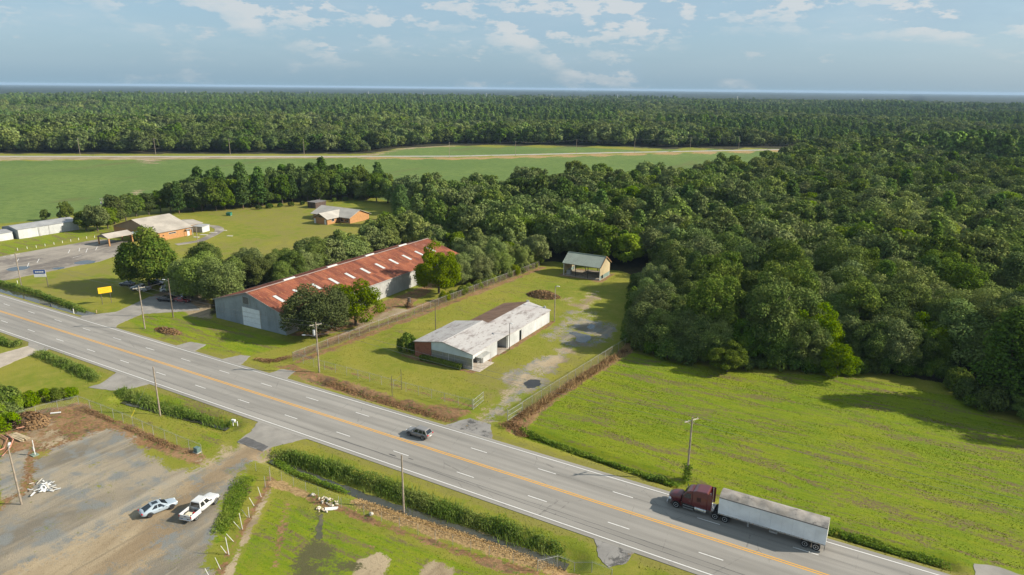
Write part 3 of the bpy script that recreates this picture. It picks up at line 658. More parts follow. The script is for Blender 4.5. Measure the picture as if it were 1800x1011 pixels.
def tree(kind, x, y, sc, label, group=None, idx=None, rz=None, zs=1., cat=None):
    base = kind.split('_')[0]; L = KINDS[kind]; i = random.randrange(len(L)) if idx is None else idx % len(L); tm, cm = L[i]
    o = thing(NAMES[base], label, cat or ('shrub' if 'bush' in base else 'tree'), (x, y, hz_at(x, y) - .02), random.uniform(0, 6.28) if rz is None else rz, group)
    o.scale = (sc, sc, sc * zs); link('stem' if 'bush' in base else 'trunk', tm, o); c = link('foliage' if 'bush' in base else 'crown', cm, o)
    PROTO_CROWN.setdefault((kind, i), c); return o
def inpoly(x, y, poly):
    r = False
    for k in range(len(poly)):
        a = poly[k]; b = poly[(k + 1) % len(poly)]
        if (a[1] > y) != (b[1] > y) and x < (b[0] - a[0]) * (y - a[1]) / (b[1] - a[1]) + a[0]: r = not r
    return r
def seen(x, y, h=12, mx=60, my=40):
    a = proj((x, y, 0)); b = proj((x, y, h))
    return -mx < a[0] < W0 + mx and b[1] < H0 + my
# --- landmark trees, one by one
tree('pecan', *G(264, 507), 1.38, 'large spreading green shade tree with cars parked beneath it', idx=0, zs=1.04)
tree('oak', -112.6, 28.0, 1.12, 'olive green tree hiding the near end of the warehouse side wall', idx=1, zs=.85)
tree('bright', -110.6, 39.0, 1.2, 'yellow green tree second along the warehouse side wall', idx=1, zs=.85)
tree('bright', -108.8, 71.0, 1.15, 'tall bright green tree between the warehouse and the lot fence', idx=0, zs=1.08)
tree('pine', *G(706, 398), 1.12, 'lone tall pine with a bare trunk beside the small brick house lawn', idx=0)
tree('pine', 21.5, 66.5, 1.35, 'big pine at the corner of the wood, its low limbs over the mown field', idx=1, zs=.92)
tree('dark', 25.5, 63.0, .62, 'low dark tree under the big corner pine', idx=1, zs=.7)
tree('oak', 31.5, 67.5, 1.25, 'tall oak behind the big corner pine at the field edge', idx=2, zs=1.15)
tree('dark', 39.0, 64.5, 1.2, 'tall dark tree beyond the big corner pine', idx=0, zs=1.1)
for px, py, s_ in ((1132, 606, .80), (1150, 580, .85), (1136, 552, .72), (1152, 522, .8), (1172, 618, .82), (1210, 626, .8), (1240, 632, .78)):
    tree('oak', *G(px, py), s_, 'grey oak overhanging the fence corner between lot lawn and mown field', 'oaks over the lot corner')
for px, py, s_, k_ in ((1310, 640, .75, 'dark'), (1350, 640, .8, 'oak'), (1395, 642, .85, 'oak'), (1430, 644, .72, 'dark'), (1525, 648, .8, 'dark'), (1560, 646, .85, 'oak'), (1600, 650, .8, 'dark'), (1640, 654, .75, 'dark')):
    tree(k_, *G(px, py), s_, ('dark tree' if k_ == 'dark' else 'grey oak') + ' with foliage to the ground at the field edge of the wood', ('dark trees' if k_ == 'dark' else 'oaks') + ' fronting the mown field')
tree('freshbush', -88.8, 31.2, .92, 'round bright green shrub against the red brick wall', idx=0, zs=1.45)
tree('bright', *G(1278, 654), .70, 'small yellow green tree at the sunny edge of the wood', idx=0, zs=.8)
tree('bright', *G(1470, 662), .82, 'glowing yellow green tree at the wood edge under grey oaks', idx=1, zs=.8)
tree('brightbush', *G(1140, 515), 1.1, 'bright green sapling sticking out of the wood near the open shed', idx=1, zs=1.2)
for px, py, k, s, lab in ((338, 523, 'oak', .85, 'oak over the parked black car in the forecourt'), (360, 526, 'oak', 1.0, 'olive oak leaning over the red car'), (386, 535, 'oak', .95, 'oak by the shaded corner of the warehouse'), (366, 505, 'oak', 1.05, 'broad oak behind the parked cars'), (420, 510, 'dark', .74, 'dark tree just behind the warehouse front corner'), (440, 495, 'oak', .82, 'oak standing behind the warehouse gable')):
    x, y = G(px, py)
    if x > -146.5 and y > 22: x = -147.5
    tree(k, x, y, s, lab)
# --- wood: jittered grid, nearest ones are single trees, the rest one mass
pts = []
def scatter(poly, sp, kinds, smin, smax, tagk, seed):
    rg = random.Random(seed); xs = [p[0] for p in poly]; ys = [p[1] for p in poly]
    y = min(ys); r = 0
    while y < max(ys):
        x = min(xs) + (sp / 2 if r % 2 else 0)
        while x < max(xs):
            jx = x + rg.uniform(-.36, .36) * sp; jy = y + rg.uniform(-.36, .36) * sp
            if inpoly(jx, jy, poly): pts.append((jx, jy, rg.choices(list(kinds), list(kinds.values()))[0], rg.uniform(smin, smax), tagk))
            x += sp
        y += sp * .87; r += 1
WOODN = [(-97, 124), (-72, 124), (-58, 112), (-50.5, 97), (-46.5, 82), (-45, 70), (-36, 66), (-23, 67), (-3, 77), (12, 77), (22, 74), (44, 70), (80, 76), (130, 110), (160, 520), (40, 640), G(1425, 267)] + WEDGE + [(-186, 160), (-176, 144), (-158, 132), (-130, 128), (-112, 120)]
scatter(WOODN, 7.9, {'oak': 5.5, 'dark': 3, 'bright': .8, 'pine': .5}, .72, 1.28, 'wood', 3)
scatter([(-149, 40), (-160, 44), (-162, 70), (-163, 100), (-170, 124), (-152, 128), (-149, 100)], 6.6, {'oak': 6, 'dark': 2}, .62, .86, 'row', 4)
scatter([(-116, 78), (-104, 76), (-101, 112), (-99, 118), (-120, 118), (-140, 112), (-140, 101), (-116, 101)], 6.2, {'oak': 6, 'dark': 2, 'bright': .6}, .56, .78, 'lotside', 5)
BELT = GP((283, 378), (330, 376), (450, 366), (530, 358), (600, 352), (640, 350), (690, 352), (690, 342), (610, 334), (560, 334), (450, 348), (330, 360))
scatter(BELT, 7.0, {'pine': 3.4, 'dark': 2.6, 'bright': 1.2, 'oak': 1}, .80, 1.22, 'belt', 6)
for px, py, k, s in ((152, 406, 'dark', .55), (172, 406, 'oak', .62), (190, 402, 'bright', .62), (202, 394, 'dark', .66), (222, 388, 'oak', .6), (240, 381, 'bright', .66), (262, 378, 'dark', .6), (283, 374, 'bright', .7), (300, 372, 'pine', .72), (117, 388, 'dark', .45), (80, 388, 'dark', .3)):
    pts.append((*G(px, py), k, s * 1.3, 'hall'))
for px, py, k, s in ((645, 352, 'oak', .95), (662, 354, 'dark', .9), (682, 357, 'oak', 1.0), (700, 362, 'oak', 1.0), (718, 368, 'dark', .9), (735, 374, 'oak', .95)): pts.append((*G(px, py), k, s, 'belt'))
LABS = {('wood', 'oak'): ('grey green oak in the dense wood beyond the fenced lot and mown field', 'oaks of the dense wood'),
 ('wood', 'dark'): ('dark green broadleaf tree in the dense wood beyond the fenced lot', 'dark trees of the dense wood'),
 ('wood', 'bright'): ('yellow green broadleaf tree among the grey oaks of the wood', 'yellow green trees of the wood'),
 ('wood', 'pine'): ('pine rising among the oaks of the dense wood', 'pines of the dense wood'),
 ('row', 'oak'): ('olive oak in the row between the rusty roofed warehouse and the dry lawn', 'oaks behind the warehouse'),
 ('row', 'dark'): ('dark tree in the row between the rusty roofed warehouse and the dry lawn', 'dark trees behind the warehouse'),
 ('lotside', 'oak'): ('grey oak in the thicket between the warehouse end and the lot fence', 'oaks along the lot fence'),
 ('lotside', 'dark'): ('dark tree in the thicket between the warehouse end and the lot fence', 'dark trees along the lot fence'),
 ('lotside', 'bright'): ('light green tree in the thicket along the lot fence', 'light trees along the lot fence'),
 ('belt', 'pine'): ('pine in the shelter belt between the dry lawn and the crop field', 'pines of the shelter belt'),
 ('belt', 'dark'): ('dark tree in the shelter belt between the dry lawn and the crop field', 'dark trees of the shelter belt'),
 ('belt', 'bright'): ('light green tree in the shelter belt between lawn and crop field', 'light trees of the shelter belt'),
 ('belt', 'oak'): ('oak in the shelter belt between the dry lawn and the crop field', 'oaks of the shelter belt'),
 ('hall', 'oak'): ('oak among the trees behind the orange brick hall', 'oaks behind the hall'), ('hall', 'dark'): ('dark tree among the trees behind the orange brick hall', 'dark trees behind the hall'),
 ('hall', 'bright'): ('yellow green tree among the trees behind the orange brick hall', 'light trees behind the hall'), ('hall', 'pine'): ('young pine among the trees behind the orange brick hall', 'pines behind the hall')}
SHX, SHY = -75.4, 111.4
def blocks_shed(x, y):
    a = (x - SHX) * .895 + (y - SHY) * .446; b = abs(-(x - SHX) * .446 + (y - SHY) * .895)
    return 0 < a < 27 and b < 9.5
pts = [q for q in pts if not blocks_shed(q[0], q[1])]
cand = sorted([(math.hypot(p[0], p[1] + CAMD) * (.45 if p[4] != 'wood' else 1), p) for p in pts if seen(p[0], p[1])], key=lambda q: q[0])
NIND = 262
rest = []
for k, (d, p) in enumerate(cand):
    if k < NIND:
        dist = math.hypot(p[0], p[1] + CAMD); kind = p[2] if dist < 215 else p[2] + '_mid'
        lab, grp = LABS[(p[4], p[2])]
        tree(kind, p[0], p[1], p[3], lab, grp, zs=random.uniform(.88, 1.12))
    else: rest.append((p[0], p[1], p[2], p[3]))
# low growth along the wood edge
edge_px = [(1108, 606), (1122, 618), (1145, 626), (1170, 634), (1196, 640), (1222, 640), (1250, 644), (1305, 652), (1332, 650), (1362, 652), (1392, 652), (1420, 656), (1445, 656), (1500, 660), (1528, 658), (1556, 660), (1584, 660), (1612, 662), (1640, 666), (1664, 674), (1684, 690), (1700, 706), (1716, 722), (1740, 728), (1764, 722), (1788, 712)]
for i, (px, py) in enumerate(edge_px):
    x, y = G(px, py); tree('bush', x, y + 1.2, random.uniform(.75, 1.25), 'dark low shrub at the shaded foot of the wood', 'shrubs along the wood edge', zs=random.uniform(.9, 1.5))
for px, py in ((1098, 575), (1100, 560), (1096, 545), (1104, 530), (1110, 515), (1112, 500), (1100, 590)):
    x, y = G(px, py); tree('bush', x + 1.5, y, random.uniform(.7, 1.1), 'shrub spilling from the wood over the lot lawn', 'shrubs at the lot side of the wood', zs=1.2)
for k in range(14):
    f = k / 13; tree('bush' if k % 3 else 'brightbush', -103.2 + 3.6 * f + random.uniform(-.4, .4), 66 + 48 * f, random.uniform(.55, .95), 'leafy shrub growing along the back of the lot fence', 'shrubs along the lot fence', zs=1.2)
for k in range(10):
    x, y = G(455 + k * 19, 368 - k * 1.9); tree('bush', x, y, random.uniform(.5, .8), 'low shrub at the foot of the shelter belt', 'shrubs of the shelter belt')
# --- the far woodland, one mass of instanced crowns
need = {'oak_mid': 3, 'dark_mid': 2, 'pine_mid': 2, 'bright_mid': 1, 'oak_far': 2, 'dark_far': 1, 'pine_far': 2}
FAR_SPOTS = iter(GP((60, 268), (330, 267), (620, 268), (860, 254), (980, 255), (1090, 257), (420, 267), (200, 268), (1240, 259), (520, 268), (750, 254), (1330, 259), (150, 268)))
for kd, n in need.items():
    for i in range(n):
        if (kd, i) not in PROTO_CROWN:
            x, y = next(FAR_SPOTS); nm = {'oak': 'oak', 'dark': 'dark broadleaf tree', 'pine': 'pine', 'bright': 'light green tree'}[kd.split('_')[0]]
            d = Vector((-.68, .73)); tree(kd, x + d.x * 6, y + d.y * 6, 1.0, nm + ' at the front of the far wood behind the country road', nm + 's fronting the far wood', idx=i)
xs, ys, ks, ss = [], [], [], []
rg = np.random.default_rng(12)
PSTAND = GP((1590, 242), (1900, 248), (1900, 292), (1700, 288), (1540, 276))
for x, y, k, s in rest:
    if inpoly(x, y, PSTAND): k = 'pine'; s *= .95
    xs.append(x); ys.append(y); ks.append(k); ss.append(s)
def band(r0, r1, sp, smin, smax):
    n = int(0.5 * 1.50 * (r1 * r1 - r0 * r0) / (sp * sp)); a = YAW + rg.uniform(-.75, .75, n); r = np.sqrt(rg.uniform(r0 * r0, r1 * r1, n))
    return r * np.sin(a), r * np.cos(a) - CAMD, rg.uniform(smin, smax, n)
FARWOOD_IN = [(-9000, -9000), (-2500, -500), G(-400, 268.5), G(0, 268.5), G(630, 269), G(662, 266.5), G(697, 258.5), G(790, 253.5), G(1000, 254.5), G(1160, 259), (-112, 690), (-60, 800), (3000, 800), (3000, 9000), (-9000, 9000)]
for r0, r1, sp, s0, s1 in ((330, 800, 9.0, .85, 1.45), (800, 1500, 10.5, .8, 1.4), (1500, 2400, 14, .9, 1.5), (2400, 3400, 19, 1.0, 1.6)):
    bx, by, bs = band(r0, r1, sp, s0, s1)
    rr = np.hypot(bx, by + CAMD); side = bx * .80 + by * .60
    pin = vnoise(bx + 900, by + 400, 260, 21) + .35 * vnoise(bx, by, 60, 22)
    hvv = .72 + .6 * vnoise(bx + 7000, by + 7000, 210, 77)
    for x, y, s, q, r, hv in zip(bx, by, bs, pin, rr, hvv):
        if not inpoly(x, y, FARWOOD_IN) if r < 1700 else False:
            if not (x > -60 and y > 520): continue
        lft = -x / max(y, 1)   # bearing: large on the left
        stand = (1150 < r < 3400 and lft > .62) or (1050 < r < 1900 and .42 < lft <= .62) or (1500 < r < 2600 and lft < .3 and q > .6)
        pine = q > .86 or (stand and q > .40)
        k = 'pine' if pine else ('dark' if (q * 7.7) % 1 < .33 else 'oak')
        xs.append(x); ys.append(y); ks.append(k); ss.append(s * hv * (1.05 if pine else 1))
KEYS = [k for k in PROTO_CROWN if k[0] in need]
def pick(kind, d):
    suf = '_mid' if d < 520 else '_far'; kk = kind + suf
    if kk not in need: kk = 'dark_far' if kind == 'bright' else 'oak_far'
    return KEYS.index((kk, random.randrange(need[kk])))
dist = np.hypot(np.array(xs), np.array(ys) + CAMD)
kid = np.array([pick(k, d) for k, d in zip(ks, dist)], np.int32)
n = len(xs); fme = bpy.data.meshes.new('forest'); fme.vertices.add(n)
co = np.stack([xs, ys, np.zeros(n) - .1], 1).astype(np.float32); fme.vertices.foreach_set('co', co.ravel())
a = fme.attributes.new('kid', 'INT', 'POINT'); a.data.foreach_set('value', kid)
a = fme.attributes.new('rot', 'FLOAT_VECTOR', 'POINT'); rv = np.zeros((n, 3), np.float32); rv[:, 2] = rg.uniform(0, 6.28, n); a.data.foreach_set('vector', rv.ravel())
a = fme.attributes.new('scl', 'FLOAT_VECTOR', 'POINT'); sv = np.repeat(np.array(ss)[:, None], 3, 1); sv[:, 2] *= rg.uniform(.82, 1.15, n); a.data.foreach_set('vector', sv.astype(np.float32).ravel())
forest = link('forest', fme); forest['kind'] = 'stuff'; tag(forest, 'endless mixed woodland of oaks and pines reaching to the horizon', 'forest')
ng = bpy.data.node_groups.new('plant_forest', 'GeometryNodeTree')
ng.interface.new_socket('Geometry', in_out='INPUT', socket_type='NodeSocketGeometry'); ng.interface.new_socket('Geometry', in_out='OUTPUT', socket_type='NodeSocketGeometry')
gi = ng.nodes.new('NodeGroupInput'); go = ng.nodes.new('NodeGroupOutput'); jn = ng.nodes.new('GeometryNodeJoinGeometry')
def named(nm, ty):
    q = ng.nodes.new('GeometryNodeInputNamedAttribute'); q.data_type = ty; q.inputs[0].default_value = nm; return q.outputs[0]
ak, ar, asl = named('kid', 'INT'), named('rot', 'FLOAT_VECTOR'), named('scl', 'FLOAT_VECTOR')
for i, key in enumerate(KEYS):
    oi = ng.nodes.new('GeometryNodeObjectInfo'); oi.inputs['Object'].default_value = PROTO_CROWN[key]; oi.transform_space = 'ORIGINAL'; oi.inputs['As Instance'].default_value = False
    cp = ng.nodes.new('FunctionNodeCompare'); cp.data_type = 'INT'; cp.operation = 'EQUAL'; ng.links.new(ak, cp.inputs[2]); cp.inputs[3].default_value = i
    ip = ng.nodes.new('GeometryNodeInstanceOnPoints'); ng.links.new(gi.outputs[0], ip.inputs['Points']); ng.links.new(cp.outputs[0], ip.inputs['Selection']); ng.links.new(oi.outputs['Geometry'], ip.inputs['Instance'])
    ng.links.new(ar, ip.inputs['Rotation']); ng.links.new(asl, ip.inputs['Scale']); ng.links.new(ip.outputs[0], jn.inputs[0])
ng.links.new(jn.outputs[0], go.inputs[0])
md = forest.modifiers.new('plant', 'NODES'); md.node_group = ng
# ------------------------------------------------------------------ buildings
def tinmat(name, base, rust=(.16, .055, .025), amt=.35, rough=.6, streak=(3, 3, .35), metal=0.):
    t = NT(name); s = t.noise(.9, 6, .65, st=streak); n = t.noise(.25, 4, .6)
    c = t.mix(t.ss(n, .3, .7), tuple(x * .82 for x in base), tuple(x * 1.12 for x in base))
    c = t.mix(t.ma('MULTIPLY', t.objrand(), .22), c, tuple(x * .55 for x in base))
    c = t.mix(t.ma('MULTIPLY', t.ss(s, .52, .72), amt), c, rust)
    return t.pbr(c, rough, metal, t.bump(t.noise(5, 3), .15, .02), .35)
t = NT('rusted_roof_tin')
st = t.noise(1.0, 6, .7, st=(.5, 2.6, .5)); n = t.noise(.16, 5, .6); o = t.objrand()
c = t.mix(t.ss(n, .3, .7), (.185, .054, .030), (.290, .098, .050))
c = t.mix(t.ma('MULTIPLY', t.ss(o, .2, 1.), .8), c, (.115, .036, .024))
c = t.mix(t.ss(st, .52, .70, 0, .8), c, (.40, .175, .075))
c = t.mix(t.ss(t.noise(.5, 6, .7, loc=(4, 4, 0)), .58, .70, 0, .65), c, (.085, .030, .024))
c = t.mix(t.ss(t.noise(.22, 5, .7, loc=(14, 4, 0)), .62, .72, 0, .6), c, (.36, .23, .18))
RUST = t.pbr(c, .85, 0, t.bump(t.noise(6, 3), .2, .02), .25)
GALV = tinmat('galvanized_siding', (.25, .29, .32), (.11, .085, .075), .55); WHITEW = tinmat('white_siding', (.48, .49, .485), (.26, .20, .15), .25)
PALEW = tinmat('pale_siding', (.37, .37, .35), (.22, .17, .12), .40)
SKYL = plain('skylight_sheet', (.46, .47, .45), .45, var=.15); WHITE_T = plain('white_trim', (.52, .515, .49), .6); DARKGL = plain('dark_glass', (.018, .022, .026), .08, var=.2, spec=.7)
STEEL = plain('galvanized_steel', (.42, .43, .43), .45, .6, var=.15); GUT = plain('grey_trim', (.30, .30, .29), .6)
def ribsheet(w, h, pitch, depth, thick=None):
    """upright ribbed sheet, w along x, h along z, ribs proud along -y"""
    mb = MB(); n = max(2, int(round(w / pitch))); xs = []
    for k in range(n):
        x = w * k / n; p = w / n; xs += [(x, 0), (x + p * .35, 0), (x + p * .5, -depth), (x + p * .85, -depth)]
    xs.append((w, 0)); vs = [(x, y, 0) for x, y in xs] + [(x, y, h) for x, y in xs]; m = len(xs)
    mb.add(vs, [(i, i + 1, m + i + 1, m + i) for i in range(m - 1)]); return mb
def wall_run(root, p0, p1, h0, top, width, mat, name='wall_sheet', pitch=.3, depth=.025, skip=None):
    """wall of ribbed sheets from p0 to p1 (outside on the right of travel); top(s) gives the height at distance s"""
    p0 = Vector(p0); p1 = Vector(p1); L = (p1 - p0).length; n = max(1, round(L / width)); w = L / n; a = math.atan2(p1.y - p0.y, p1.x - p0.x); cache = {}
    for k in range(n):
        s0, s1 = k * w, (k + 1) * w; t0, t1 = top(s0), top(s1); z0 = h0
        if skip:
            q = skip(s0 + w / 2)
            if q is not None: z0 = q
        key = (round(t0 - z0, 3), round(t1 - z0, 3))
        if key[0] < .05 and key[1] < .05: continue
        if key not in cache:
            mb = ribsheet(w - .012, 1, pitch, depth); nv = len(mb.v) // 2
            mb.v = [(x, y, (z * ((t0 - z0) + (t1 - t0) * x / w))) for x, y, z in mb.v]
            cache[key] = mb.mesh(name, mat)
        d = (p1 - p0).normalized(); q = p0 + d * s0
        link(name, cache[key], root, (q.x, q.y, z0), a)
def slope_sheets(root, corner, along, up, Ls, Lu, ncol, nrow, mat, name='roof_sheet', pitch=.35, depth=.03, lap=.12):
    """roof slope tiled with ribbed sheets: corner at the eave, 'along' the eave, 'up' the slope"""
    al = Vector(along).normalized(); u = Vector(up).normalized(); nn = al.cross(u)
    if nn.z < 0: nn = -nn
    w = Ls / ncol; h = Lu / nrow; mb = ribsheet(w - .01, h + lap, pitch, depth); me = mb.mesh(name, mat)
    for r in range(nrow):
        for k in range(ncol):
            p = Vector(corner) + al * (k * w) + u * (r * h) + nn * (.02 + .0 * r)
            m = Matrix(((al.x, -nn.x, u.x, p.x), (al.y, -nn.y, u.y, p.y), (al.z, -nn.z, u.z, p.z), (0, 0, 0, 1)))
            o = link(name, me, root); o.matrix_local = m @ Matrix.Rotation(random.uniform(-.0015, .0015), 4, 'Y') @ Matrix.Rotation(-.004 - .012 * (lap > 0), 4, 'X')
# --- warehouse
WX0, WX1, WY0, WY1, WE, WR = -143.7, -119.2, 25.0, 96.5, 4.9, 8.5; WC = (WX0 + WX1) / 2
wh = thing('warehouse', 'long grey metal warehouse with rusty red roof and big white door', 'warehouse', (0, 0, 0))
gt = lambda s: WE + (WR - WE) * (1 - abs(s - (WX1 - WX0) / 2) / ((WX1 - WX0) / 2))
DX0, DX1, DZ = -133.6, -127.6, 4.6
wall_run(wh, (WX0, WY0), (WX1, WY0), 0, gt, 1.22, GALV, skip=lambda s: DZ if DX0 + .3 < WX0 + s < DX1 - .3 else None)
wall_run(wh, (WX1, WY0), (WX1, WY1), 0, lambda s: WE, 1.45, PALEW)
wall_run(wh, (WX1, WY1), (WX0, WY1), 0, gt, 1.22, GALV); wall_run(wh, (WX0, WY1), (WX0, WY0), 0, lambda s: WE, 2.9, GALV)
MB().box(DX0 - .25, DX1 + .25, WY0 - .06, WY0 + .25, 0, DZ + .1).build('door_frame', GUT, wh)
dr = MB().box(DX0, DX1, WY0 - .12, WY0 - .065, .05, DZ).build('sliding_door', plain('white_door', (.66, .70, .74), .55, var=.06), wh)
for k in range(1, 4): MB().box(DX0 + .02, DX1 - .02, WY0 - .135, WY0 - .115, DZ * k / 4 - .02, DZ * k / 4 + .02).build('door_seam', GUT, dr)
wv_ = MB().box(-133.2, -131.0, WY0 - .10, WY0 + .1, 5.5, 7.3).build('gable_vent', GUT, wh)
for k in range(6): MB().box(-133.05, -131.15, WY0 - .13, WY0 - .09, 5.62 + k * .28, 5.80 + k * .28).build('louver', plain('dark_louver', (.035, .035, .035), .7), wv_)
hw = (WX1 - WX0) / 2 + .35; rise = WR - WE; Lu = math.hypot(hw, rise)
slope_sheets(wh, (WX1 + .35, WY0 - .35, WE - .08), (0, 1, 0), (-hw, 0, rise + .05), WY1 - WY0 + .7, Lu, 50, 3, RUST)
slope_sheets(wh, (WX0 - .35, WY1 + .35, WE - .08), (0, -1, 0), (hw, 0, rise + .05), WY1 - WY0 + .7, Lu, 25, 1, RUST)
MB().box(WC - .28, WC + .28, WY0 - .36, WY1 + .36, WR + .02, WR + .09).build('ridge_cap', tinmat('ridge_tin', (.34, .24, .20), amt=.5), wh, bevel=.02)
for k in range(4): MB().box(WC - .55, WC - .05, 36.5 + 15.2 * k, 40.2 + 15.2 * k, WR - .05, WR + .34).build('ridge_vent', WHITE_T, wh, bevel=.04)
slp = math.atan2(rise, hw)
for k in range(11):
    yy = 29.2 + 6.12 * k; f0, f1 = .40, .66
    m = Matrix.Translation((WX1 + .35, yy, WE - .08)) @ Matrix.Rotation(slp, 4, 'Y')
    MB().box(-Lu * f1, -Lu * f0, -.48, .48, .075, .105, m).build('skylight_panel', SKYL, wh)
for s, x in ((1, WX1 + .4), (-1, WX0 - .4)): MB().box(min(x, x - s * .1), max(x, x - s * .1), WY0 - .3, WY1 + .3, WE - .22, WE - .04).build('gutter', GUT, wh)
for s in (-1, 1):
    a = Vector((WC + s * (hw), WY0 - .37, WE - .1)); b = Vector((WC, WY0 - .37, WR - .02)); d = b - a
    MB().add([a, b, b + Vector((0, 0, .14)), a + Vector((0, 0, .14)), a + Vector((0, .04, 0)), b + Vector((0, .04, 0)), b + Vector((0, .04, .14)), a + Vector((0, .04, .14))], [(0, 1, 2, 3), (7, 6, 5, 4), (0, 3, 7, 4), (1, 5, 6, 2), (3, 2, 6, 7), (0, 4, 5, 1)]).build('verge_trim', GUT, wh)
MB().box(WX0 + .1, WX1 - .1, WY0 + .1, WY1 - .1, -.1, .05).build('floor_slab', plain('slab_concrete', (.25, .24, .22), .9), wh)

# --- white office
of = thing('office_building', 'low white office building with brick front wall and weathered white roof', 'building', (0, 0, 0))
t = NT('weathered_white_roof')
n = t.noise(.5, 6, .68, st=(1.6, .5, 1)); q = t.noise(.18, 5, .6, loc=(3, 3, 0))
c = t.mix(t.ss(n, .48, .70), (.36, .345, .33), (.15, .125, .115)); c = t.mix(t.ss(q, .45, .7, 0, .45), c, (.26, .22, .212))
c = t.mix(t.ss(t.noise(1.4, 5, .7, st=(2.2, .7, 1), loc=(0, 5, 0)), .56, .68, 0, .8), c, (.13, .085, .068))
OROOF = t.pbr(c, .8, 0, t.bump(t.noise(4, 3), .2, .03), .3)
t = NT('brown_roll_roof'); c = t.mix(t.ss(t.noise(.6, 5, .65, st=(.5, 2, 1)), .3, .7), (.105, .062, .042), (.200, .125, .085)); BROOF = t.pbr(c, .9, 0, None, .2)
t = NT('red_brick'); br = t.n('ShaderNodeTexBrick'); t.set(br.inputs['Vector'], t.map(t.pos(), (1, 1, 1), (R(90), 0, 0))); br.inputs['Color1'].default_value = (.20, .065, .038, 1); br.inputs['Color2'].default_value = (.28, .105, .060, 1); br.inputs['Mortar'].default_value = (.22, .15, .11, 1)
br.inputs['Scale'].default_value = 2.6; br.inputs['Mortar Size'].default_value = .02; c = t.mix(t.ss(t.noise(.8, 4), .4, .7, 0, .5), br.outputs[0], (.13, .045, .03)); BRICK = t.pbr(c, .9, 0, t.bump(br.outputs['Fac'], -.3, .02), .2)
OX0, OX1, OY0, OY1 = -85.9, -71.2, 30.4, 46.0; OC = (OX0 + OX1) / 2; OE, OR = 3.45, 4.75
og = lambda x: OE + (OR - OE) * (1 - abs(x - OC) / ((OX1 - OX0) / 2))
BX = -81.6
MB().add([(OX0, OY0 - .12, 0), (BX, OY0 - .12, 0), (BX, OY0 - .12, og(BX) - .06), (OX0, OY0 - .12, og(OX0) - .06), (OX0, OY0 + .15, 0), (BX, OY0 + .15, 0), (BX, OY0 + .15, og(BX) - .06), (OX0, OY0 + .15, og(OX0) - .06)], [(0, 1, 2, 3), (7, 6, 5, 4), (0, 3, 7, 4), (1, 5, 6, 2), (3, 2, 6, 7), (0, 4, 5, 1)]).build('brick_wall', BRICK, of)
BLW = tinmat('pale_blue_gable', (.50, .57, .62), (.35, .35, .33), .12)
def gable_panel(x0, x1, zb, y, name, mat):
    p = [(x0, zb)] + [(x, og(x) - .05) for x in ([x0, OC, x1] if x0 < OC < x1 else [x0, x1])] + [(x1, zb)]
    n = len(p); MB().add([(x, y, z) for x, z in p] + [(x, y + .12, z) for x, z in p], [tuple(range(n)), tuple(range(2 * n - 1, n - 1, -1))] + [(i, n + i, n + (i + 1) % n, (i + 1) % n) for i in range(n)]).build(name, mat, of)
gable_panel(BX + .02, OX1, 2.35, OY0, 'gable_panel', BLW)
MB().box(BX + .02, OX1 - .1, OY0 + .02, OY0 + .12, 0, .55).build('front_sill_wall', plain('sill_wall', (.42, .38, .33), .85), of)
GLS = NT('office_glass'); GLS = GLS.pbr(GLS.mix(GLS.noise(.7, 3), (.17, .175, .155), (.27, .265, .225)), .2, 0, None, .6)
npan = 7; pw = (OX1 - .12 - BX) / npan
for k in range(npan):
    x0 = BX + k * pw; pn = MB().box(x0 + .06, x0 + pw - .06, OY0 + .05, OY0 + .08, .57, 2.33).build('window_pane', GLS, of)
    MB().box(x0 + .06, x0 + pw - .06, OY0 + .03, OY0 + .09, 1.45, 1.51).build('glazing_bar', GUT, pn)
    MB().box(x0 - .04 + .04, x0 + .06, OY0 - .02, OY0 + .1, 0, 2.35).build('mullion', WHITE_T if k in (3,) else GUT, of)
MB().box(OX1 - .16, OX1 + .02, OY0 - .03, OY0 + .14, 0, 2.36).build('corner_post', WHITE_T, of)
wall_run(of, (OX1, OY0 + 4.0), (OX1, 40.1), 0, lambda s: OE - .1, 1.0, WHITEW, pitch=.25); wall_run(of, (OX1, OY0), (OX1, OY0 + 4.0), 2.3, lambda s: OE - .1, 1.0, WHITEW, pitch=.25)
MB().box(OX1 - 2.4, OX1 - 2.3, OY0 + .2, OY0 + 4.0, 0, 2.5).build('porch_wall', plain('porch_brick', (.19, .105, .07), .9, var=.25), of)
MB().box(OX1 - 2.28, OX1 - 2.22, OY0 + 1.5, OY0 + 2.5, .1, 2.2).build('front_door', DARKGL, of); MB().box(OX1 - 2.4, OX1, OY0 + 3.92, OY0 + 4.0, 0, 2.4).build('porch_wall', WHITEW, of)
MB().box(OX1 - 2.5, OX1 + 1.9, OY0 - .4, OY0 + 5.4, -.1, .06).build('porch_slab', plain('porch_concrete', (.38, .33, .27), .9, var=.2), of)
cp = MB().box(OX1 - .05, OX1 + 1.55, OY0 + .9, OY0 + 4.9, 2.42, 2.50).build('porch_canopy', plain('canopy_tin', (.36, .35, .30), .7, var=.3), of)
for k in range(9): MB().box(OX1 + .02, OX1 + 1.56, OY0 + .95 + .46 * k, OY0 + 1.05 + .46 * k, 2.50, 2.55).build('canopy_rib', WHITE_T, cp)
for yy in (OY0 + 1.0, OY0 + 4.8): MB().tube([(OX1 + 1.45, yy, 0), (OX1 + 1.45, yy, 2.42)], .045, 8).build('canopy_post', WHITE_T, of)
for yy in (1.15, 1.7): MB().tube([(OX1 + .5, OY0 + yy, .05), (OX1 + .5, OY0 + yy, 2.42)], .035, 6).build('trellis_post', WHITE_T, of)
